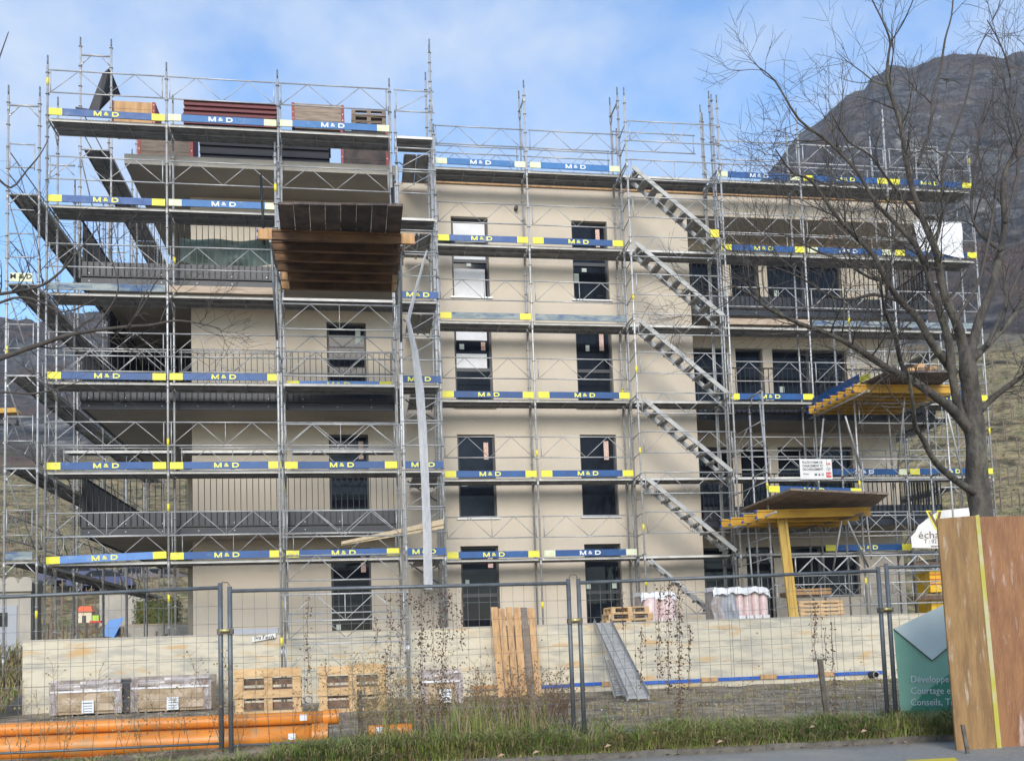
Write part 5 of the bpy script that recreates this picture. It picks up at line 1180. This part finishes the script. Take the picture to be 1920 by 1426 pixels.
# ------------------------------------------------------------------ trees
rt = random.Random(42)
def branchlets(m, p, d, r, depth, Ln, mt, mats_up=.25, n=None):
    # recursive twigs
    pts = [p]; rad = [r]; q = p.copy(); dd = d.normalized(); seg = 4
    kids = []
    for i in range(seg):
        dd = (dd+Vector((rt.gauss(0, .17), rt.gauss(0, .17), rt.gauss(0, .14)+mats_up*.12))).normalized(); q = q+dd*(Ln/seg); pts.append(q.copy()); rad.append(r*(1-.8*(i+1)/seg)+.0010)
        if depth > 0 and (i > 0 or depth > 1): kids.append((q.copy(), dd.copy(), rad[-1]))
    m.path(pts, rad, mt, 4 if r < .012 else 6)
    for (kp, kd, kr) in kids:
        for s_ in range(1 if rt.random() < .7 else 2):
            ax = kd.orthogonal().normalized(); ax.rotate(Matrix.Rotation(rt.uniform(0, 6.28), 3, kd)); nd = (kd*.8+ax*rt.uniform(.45, .95)+Vector((0, 0, mats_up*.4))).normalized()
            branchlets(m, kp, nd, max(.0016, kr*.62), depth-1, Ln*rt.uniform(.5, .78), mt, mats_up)
def limb(T, pl, Y0, mt, name='limb', Yend=None, rs_=.72, twig=1.0, flat=1.0, tw_len=.9, start=.25, depth=2):
    n = len(pl); Yend = Y0 if Yend is None else Yend; pts = []; rad = []
    for i, (x, y, r_) in enumerate(pl):
        Y = Y0+(Yend-Y0)*i/(n-1)+.05*math.sin(i*2.1); p = at(x, y, Y); pts.append(p); rad.append(r_/F_PX*(Y-CAM.y)*(rs_ if name == 'limb' else 1))
    # smooth subdivide
    sp, sr = [], []
    for i in range(n-1):
        p0, p1, p2, p3 = pts[max(i-1, 0)], pts[i], pts[i+1], pts[min(i+2, n-1)]
        for k in range(3):
            t = k/3; sp.append(.5*((2*p1)+(p2-p0)*t+(2*p0-5*p1+4*p2-p3)*t*t+(3*p1-p0-3*p2+p3)*t**3)); sr.append((rad[i]*(1-t)+rad[i+1]*t)*(1+.06*rt.uniform(-1, 1)))
    sp.append(pts[-1]); sr.append(rad[-1])
    m = MB(); m.path(sp, sr, mt, 10 if rad[0] > .05 else 7); o = m.build(name, T)
    m = MB(); L_ = len(sp)
    for i in range(int(L_*start), L_):
        for _ in range(1 if rt.random() < twig*(.58 if pl[min(n-1, i//3)][1] > 330 else .33) else 0):
            d = (sp[min(i+1, L_-1)]-sp[max(i-1, 0)]).normalized(); ax = d.orthogonal().normalized(); ax.rotate(Matrix.Rotation(rt.uniform(0, 6.28), 3, d)); ax.y *= flat
            branchlets(m, sp[i], (d*.7+ax*.8+Vector((0, 0, .2))).normalized(), min(.011, max(.003, sr[i]*.5)), depth, tw_len*rt.uniform(.55, 1.25), mt)
    if m.f: q = m.build('twigs', T); q.parent = o
    return sp
TY = -9.6
TR1 = thing('bare_tree', 'large leafless tree spreading in front of the right scaffold behind the plywood boards', 'tree', tuple(at(1845, 1100, TY)))
base = at(1848, 1260, TY)
limb(TR1, [(1862, 1400, 36), (1852, 1150, 29), (1846, 1020, 25), (1840, 960, 23.5), (1832, 900, 24), (1831, 850, 20), (1826, 790, 20), (1821, 740, 18.5), (1816, 700, 18), (1811, 655, 15)], TY, 'bark', 'trunk', twig=0)
Ls = [
 ([(1812, 680, 16), (1804, 641, 15), (1792, 600, 13), (1775, 565, 12), (1763, 518, 10.5), (1754, 468, 9.5), (1733, 418, 9), (1710, 353, 8), (1698, 295, 7), (1689, 236, 6.2), (1675, 191, 5.3), (1663, 147, 4.6), (1666, 103, 3.6), (1669, 77, 3.2), (1655, 40, 2.2), (1630, -10, 1.6)], -.4, 1),
 ([(1669, 80, 2.6), (1692, 45, 2), (1712, 0, 1.5), (1720, -30, 1)], -.4, .8),
 ([(1814, 690, 15), (1834, 606, 13), (1857, 547, 11.5), (1875, 474, 10), (1884, 418, 9), (1881, 339, 7.5), (1900, 290, 6), (1925, 245, 5), (1950, 190, 3), (1960, 120, 2)], .3, 1),
 ([(1878, 470, 7), (1840, 440, 5), (1822, 400, 4.4), (1826, 330, 4), (1836, 260, 3), (1850, 190, 2.2)], .5, 1),
 ([(1824, 818, 15), (1801, 777, 13), (1789, 724, 12), (1784, 689, 12), (1778, 636, 11), (1760, 577, 10), (1745, 530, 8.5), (1733, 494, 8), (1716, 459, 7.5), (1692, 432, 6.5), (1660, 400, 5.6), (1639, 377, 5), (1604, 318, 4.5), (1548, 262, 4), (1498, 224, 3.3), (1454, 153, 2.3), (1424, 127, 1.3)], -.6, 1.1),
 ([(1733, 494, 6), (1754, 456, 5.2), (1766, 400, 4.8), (1766, 368, 4.5), (1772, 295, 4), (1810, 191, 2.8), (1834, 94, 2.2), (1857, 55, 1.5)], -.3, 1),
 ([(1824, 815, 16), (1786, 768, 14), (1748, 739, 12), (1704, 709, 11), (1663, 689, 9.5), (1616, 659, 8.2), (1557, 627, 7), (1498, 606, 6), (1439, 577, 4.6), (1404, 550, 3), (1370, 535, 1.8)], -1.0, 1.1),
 ([(1704, 709, 7.5), (1689, 680, 7), (1680, 636, 6.3), (1663, 592, 5.2), (1657, 574, 4), (1650, 520, 2.6)], -1.1, .8),
 ([(1790, 700, 13), (1772, 677, 12), (1748, 645, 11), (1719, 594, 10), (1689, 565, 9), (1663, 527, 8), (1639, 480, 7), (1610, 450, 6), (1569, 406, 5), (1521, 339, 4), (1486, 324, 3), (1454, 280, 1.6)], -.8, 1.1),
 ([(1689, 565, 6), (1640, 552, 5), (1600, 560, 4), (1560, 556, 3.2), (1500, 520, 2.6), (1450, 500, 1.6)], -.9, 1),
 ([(1663, 527, 5), (1630, 520, 4.2), (1580, 490, 3.4), (1530, 470, 2.6), (1470, 440, 2), (1400, 425, 1.2)], -.9, 1),
 ([(1835, 772, 11), (1863, 745, 8.5), (1898, 718, 7.5), (1916, 706, 7), (1960, 680, 5), (2010, 640, 3)], -.3, .8),
 ([(1822, 675, 12), (1851, 647, 9.5), (1881, 615, 9), (1916, 574, 7.5), (1960, 530, 5), (2020, 470, 3)], .5, .9),
 ([(1832, 925, 13), (1797, 904, 10), (1754, 866, 9), (1731, 823, 7.5), (1716, 800, 7), (1713, 768, 6), (1707, 724, 4.5), (1700, 690, 3)], -.9, .4),
 ([(1722, 309, 4.5), (1730, 280, 4.5), (1745, 236, 4.2), (1750, 177, 4), (1763, 132, 3.5), (1772, 74, 3), (1784, 30, 2.5), (1788, -20, 2)], .2, 1),
 ([(1884, 418, 5), (1907, 330, 4), (1907, 250, 4), (1893, 206, 3.5), (1895, 147, 3), (1878, 88, 2.2), (1851, 38, 1.5)], .6, 1),
 ([(1733, 418, 5), (1700, 380, 4), (1660, 330, 3.4), (1630, 290, 3), (1590, 265, 2.2), (1560, 215, 1.5)], -.6, 1),
 ([(1639, 377, 3.4), (1600, 372, 3), (1560, 350, 2.4), (1500, 330, 2), (1440, 330, 1.2)], -.7, 1),
 ([(1790, 600, 6), (1830, 540, 5), (1850, 470, 4), (1862, 400, 3.4), (1870, 330, 2.4), (1880, 280, 1.4)], .1, 1),
 ([(1850, 650, 6), (1890, 560, 5), (1925, 480, 4), (1960, 380, 3)], .9, 1),
]
for pl, dy, tw in Ls: limb(TR1, pl, TY, 'bark' if pl[0][2] > 9 else 'bark_grey', 'limb', TY+dy*1.8, twig=tw, flat=.8, tw_len=.85)
# dead leaves still hanging
m = MB()
for (x, y, n) in ((1547, 408, 14), (1562, 447, 7), (1628, 602, 4)):
    for _ in range(n):
        q = at(x+rt.uniform(-7, 7), y+rt.uniform(-6, 8), TY-.9); s_ = .035; m.face([q+Vector((rt.uniform(-s_, s_), rt.uniform(-s_, s_), rt.uniform(-s_, s_))) for _ in range(4)], 'leaf_dead')
m.build('dead_leaves', TR1)
TR2 = thing('bare_tree', 'leafless tree beyond the left edge reaching long branches over the left scaffold', 'tree', (-2.2, TY, -3.2))
limb(TR2, [(-330, 1500, 28), (-320, 1200, 24), (-300, 900, 20), (-280, 700, 17), (-250, 500, 14), (-230, 250, 9), (-250, 50, 6), (-240, -200, 3.5), (-260, -420, 1.5)], TY, 'bark', 'trunk', twig=.8, start=.5, tw_len=.9)
limb(TR2, [(-235, 300, 8), (-330, 120, 5), (-400, -80, 3), (-430, -260, 1.5)], TY, 'bark_grey', 'limb', twig=.7)
for pl, dy, tw in [
 ([(-290, 800, 16), (-150, 720, 11), (0, 672, 8), (40, 657, 7.5), (80, 644, 7), (120, 630, 6.5), (173, 620, 5.5), (240, 612, 4.6), (285, 609, 4), (328, 601, 3.4), (373, 606, 2.4), (413, 616, 1.4)], 0, 1.1),
 ([(-260, 600, 12), (-120, 570, 8), (0, 551, 5), (40, 545, 4.6), (80, 534, 4.2), (115, 508, 3.4), (149, 468, 2.4), (190, 420, 1.4)], .4, 1.1),
 ([(-240, 420, 10), (-120, 350, 7), (-20, 330, 4), (20, 352, 3), (50, 320, 2.4), (75, 290, 1.8), (90, 262, 1.2)], .3, .8),
 ([(-260, 650, 10), (-120, 640, 6), (0, 567, 4), (60, 560, 3.4), (120, 585, 2.6), (180, 560, 2)], -.4, 1),
 ([(-280, 760, 10), (-100, 750, 5), (0, 735, 3.4), (60, 738, 3), (110, 728, 2), (150, 715, 1.2)], -.2, .9),
 ([(-230, 260, 8), (-120, 240, 5), (-30, 190, 3), (0, 105, 2), (16, 60, 1.2)], .1, .3),
 ([(173, 620, 3.4), (200, 585, 2.8), (222, 540, 2.2), (205, 470, 1.5)], .1, 1), ([(240, 612, 3), (270, 570, 2.4), (300, 520, 1.8), (330, 545, 1.1)], .1, .9)]:
    limb(TR2, pl, TY, 'bark_grey', 'limb', TY+dy, .6, twig=tw*.6, flat=.8, tw_len=.7, start=.3)

# ------------------------------------------------------------------ small things behind the left end
def car(x, y, z, mt, label, rz=0, s=1):
    T = thing('parked_car', label, 'car', (x, y, z), 'cars parked behind the building'); Mx = Matrix.Translation((x, y, z)) @ Matrix.Rotation(rz, 4, 'Z')
    prof = [(-2.1, .35), (-2.1, .75), (-1.9, .9), (-1.2, .95), (-.6, 1.42), (.8, 1.45), (1.5, .98), (2.05, .85), (2.1, .35)]
    m = MB(); L_ = [Mx @ Vector((a, -.85, b_)) for a, b_ in prof]; R_ = [Mx @ Vector((a, .85, b_)) for a, b_ in prof]; m.face(L_[::-1], mt); m.face(R_, mt)
    for i in range(len(prof)): j = (i+1) % len(prof); m.face([L_[i], L_[j], R_[j], R_[i]], mt)
    m.build('body', T); m = MB(); m.hexa([Mx @ Vector(p) for p in ((-1.05, -.87, .97), (1.3, -.87, .97), (1.3, .87, .97), (-1.05, .87, .97), (-.58, -.87, 1.36), (.78, -.87, 1.38), (.78, .87, 1.38), (-.58, .87, 1.36))], 'glass'); m.build('window', T)
    for a in (-1.35, 1.35):
        for s_ in (-1, 1): m = MB(); m.tube(Mx @ Vector((a, s_*.9, .33)), Mx @ Vector((a, s_*.7, .33)), .33, 'tarp_black', 14); m.build('wheel', T)
def gnd(px_, py_, D):
    d = ray(px_, py_); h = math.hypot(d.x, d.y); return CAM+d*(D/h)
for px_, py_, D, mt, lab, rz in ((140, 1098, 72, 'car_blue', 'dark blue car parked beyond the left scaffold, nearer the shed', .1), (190, 1108, 71, 'car_blue', 'second dark blue car parked beyond the left scaffold', .15), (250, 1101, 74, 'car_dark', 'dark car with pale roof strip parked beyond the left scaffold', .0), (300, 1102, 75, 'car_dark', 'dark car parked nearest the building corner', .1)):
    p = gnd(px_, py_, D); car(p.x, p.y, p.z, mt, lab, rz)
p = gnd(105, 1102, 42); 
PH = thing('playhouse', 'small cream play house with an orange roof behind the left scaffold', 'play house', tuple(gnd(160, 1167, 40)))
c = gnd(160, 1167, 40); m = MB(); m.box((c.x-.22, c.y-.2, c.z), (c.x+.28, c.y+.25, c.z+.42), 'toy_cream'); m.build('wall', PH)
m = MB(); m.hexa([(c.x-.3, c.y-.26, c.z+.41), (c.x+.34, c.y-.26, c.z+.41), (c.x+.34, c.y+.3, c.z+.41), (c.x-.3, c.y+.3, c.z+.41), (c.x-.2, c.y-.03, c.z+.64), (c.x+.2, c.y-.03, c.z+.64), (c.x+.2, c.y+.05, c.z+.64), (c.x-.2, c.y+.05, c.z+.64)], 'toy_orange'); m.build('roof', PH)
m = MB(); m.box((c.x-.06, c.y-.215, c.z), (c.x+.08, c.y-.2005, c.z+.27), 'frame_dark'); m.build('door', PH)
c = gnd(180, 1163, 39); m = MB(); m.box((c.x-.1, c.y-.1, c.z), (c.x+.12, c.y+.1, c.z+.2), 'toy_lime'); m.box((c.x-.2, c.y-.1, c.z-.08), (c.x+.2, c.y+.1, c.z-.001), 'text_red'); single(m, 'play_block', 'lime and red toy block beside the small play house', 'toy')
c = gnd(208, 1190, 38); m = MB(); m.hexa([c+Vector(v) for v in ((-.35, 0, 0), (.1, 0, -.1), (.2, .6, 0), (-.5, .6, 0), (-.1, .1, .55), (.45, .1, .65), (.2, .4, .45), (-.1, .4, .6))], 'tarp_blue'); single(m, 'tarpaulin', 'crumpled light blue cover beside the play house', 'cover')
c = gnd(230, 1160, 42); m = MB(); m.box((c.x-.9, c.y, c.z-.3), (c.x+1.0, c.y+.2, c.z+1.0), 'concrete'); single(m, 'garden_wall', 'pale rendered garden wall behind the left scaffold', 'wall')
c = gnd(300, 1200, 36); m = MB(); m.box((c.x-1.2, c.y, c.z-.3), (c.x+1.0, c.y+.5, c.z+.55), 'concrete'); m.box((c.x-1.25, c.y-.02, c.z+.551), (c.x+1.0, c.y+.5, c.z+.60), 'board_wood'); single(m, 'concrete_block_wall', 'low stained concrete block wall at the left corner of the building', 'wall')
c = gnd(295, 1172, 40); m = MB()
for _ in range(2600):
    q = c+Vector((rt.uniform(-.9, .9), rt.uniform(-.3, .3), rt.uniform(-.4, 1.1)+.1*math.sin(rt.uniform(0, 6)))); s_ = .06; m.face([q+Vector((rt.uniform(-s_, s_), rt.uniform(-s_, s_), rt.uniform(-s_, s_))) for _ in range(3)], 'hedge')
m.box((c.x-.75, c.y-.15, c.z-.4), (c.x+.75, c.y+.15, c.z+.95), 'hedge'); single(m, 'hedge', 'clipped green hedge behind the left scaffold', 'hedge')
c = gnd(35, 1235, 31); SH = thing('shed', 'pale site shed with a grey door behind the left end scaffold', 'shed', tuple(c))
m = MB(); m.box((c.x-2.5, c.y, c.z-.5), (c.x+.32, c.y+.9, c.z+1.95), 'concrete'); m.build('wall', SH)
m = MB()
for i in range(8): m.tube((c.x-2.6+i*.4, c.y-.1, c.z+2.2), (c.x-2.6+i*.4, c.y+.95, c.z+2.2), .18, 'concrete', 10)
m.box((c.x-2.7, c.y-.12, c.z+1.952), (c.x+.38, c.y+.95, c.z+2.2), 'concrete'); m.build('roof', SH)
m = MB(); m.box((c.x-.9, c.y-.03, c.z-.2), (c.x-.05, c.y-.001, c.z+1.55), 'door_grey'); o = m.build('door', SH)
m = MB(); m.box((c.x-.75, c.y-.045, c.z+.95), (c.x-.3, c.y-.031, c.z+1.35), 'glass'); q = m.build('pane', SH); q.parent = o
c = gnd(12, 772, 75); m = MB(); m.hexa([c+Vector(v) for v in ((-1, 0, -.1), (.75, 0, 0), (.75, .8, 0), (-1, .8, -.1), (-1, 0, .25), (.6, 0, .32), (.6, .8, .32), (-1, .8, .25))], 'beam_yellow'); m.box((c.x-1.1, c.y+.1, c.z-.6), (c.x-.5, c.y+.8, c.z-.11), 'car_dark'); m.box((c.x-1.0, c.y+.2, c.z-.8), (c.x+.6, c.y+.7, c.z-.5), 'tarp_black'); single(m, 'excavator', 'small yellow digger standing among the vines on the left slope', 'excavator')

# ------------------------------------------------------------------ haze
hm = bpy.data.materials.new('haze'); hm.use_nodes = True; ht = hm.node_tree; ht.nodes.clear()
ho = N(ht, 'ShaderNodeOutputMaterial'); hv = N(ht, 'ShaderNodeVolumePrincipled'); hv.inputs['Color'].default_value = (.80, .87, 1, 1); hv.inputs['Density'].default_value = .00045; hv.inputs['Anisotropy'].default_value = .2
ht.links.new(hv.outputs[0], ho.inputs['Volume']); M['haze'] = hm
hz = MB(); hz.box((CAM.x-640, CAM.y-60, -5.2), (CAM.x+640, CAM.y+640, 330), 'haze'); tag(hz.build('haze'), kind='stuff')
for o in list(bpy.data.objects): clean(o)
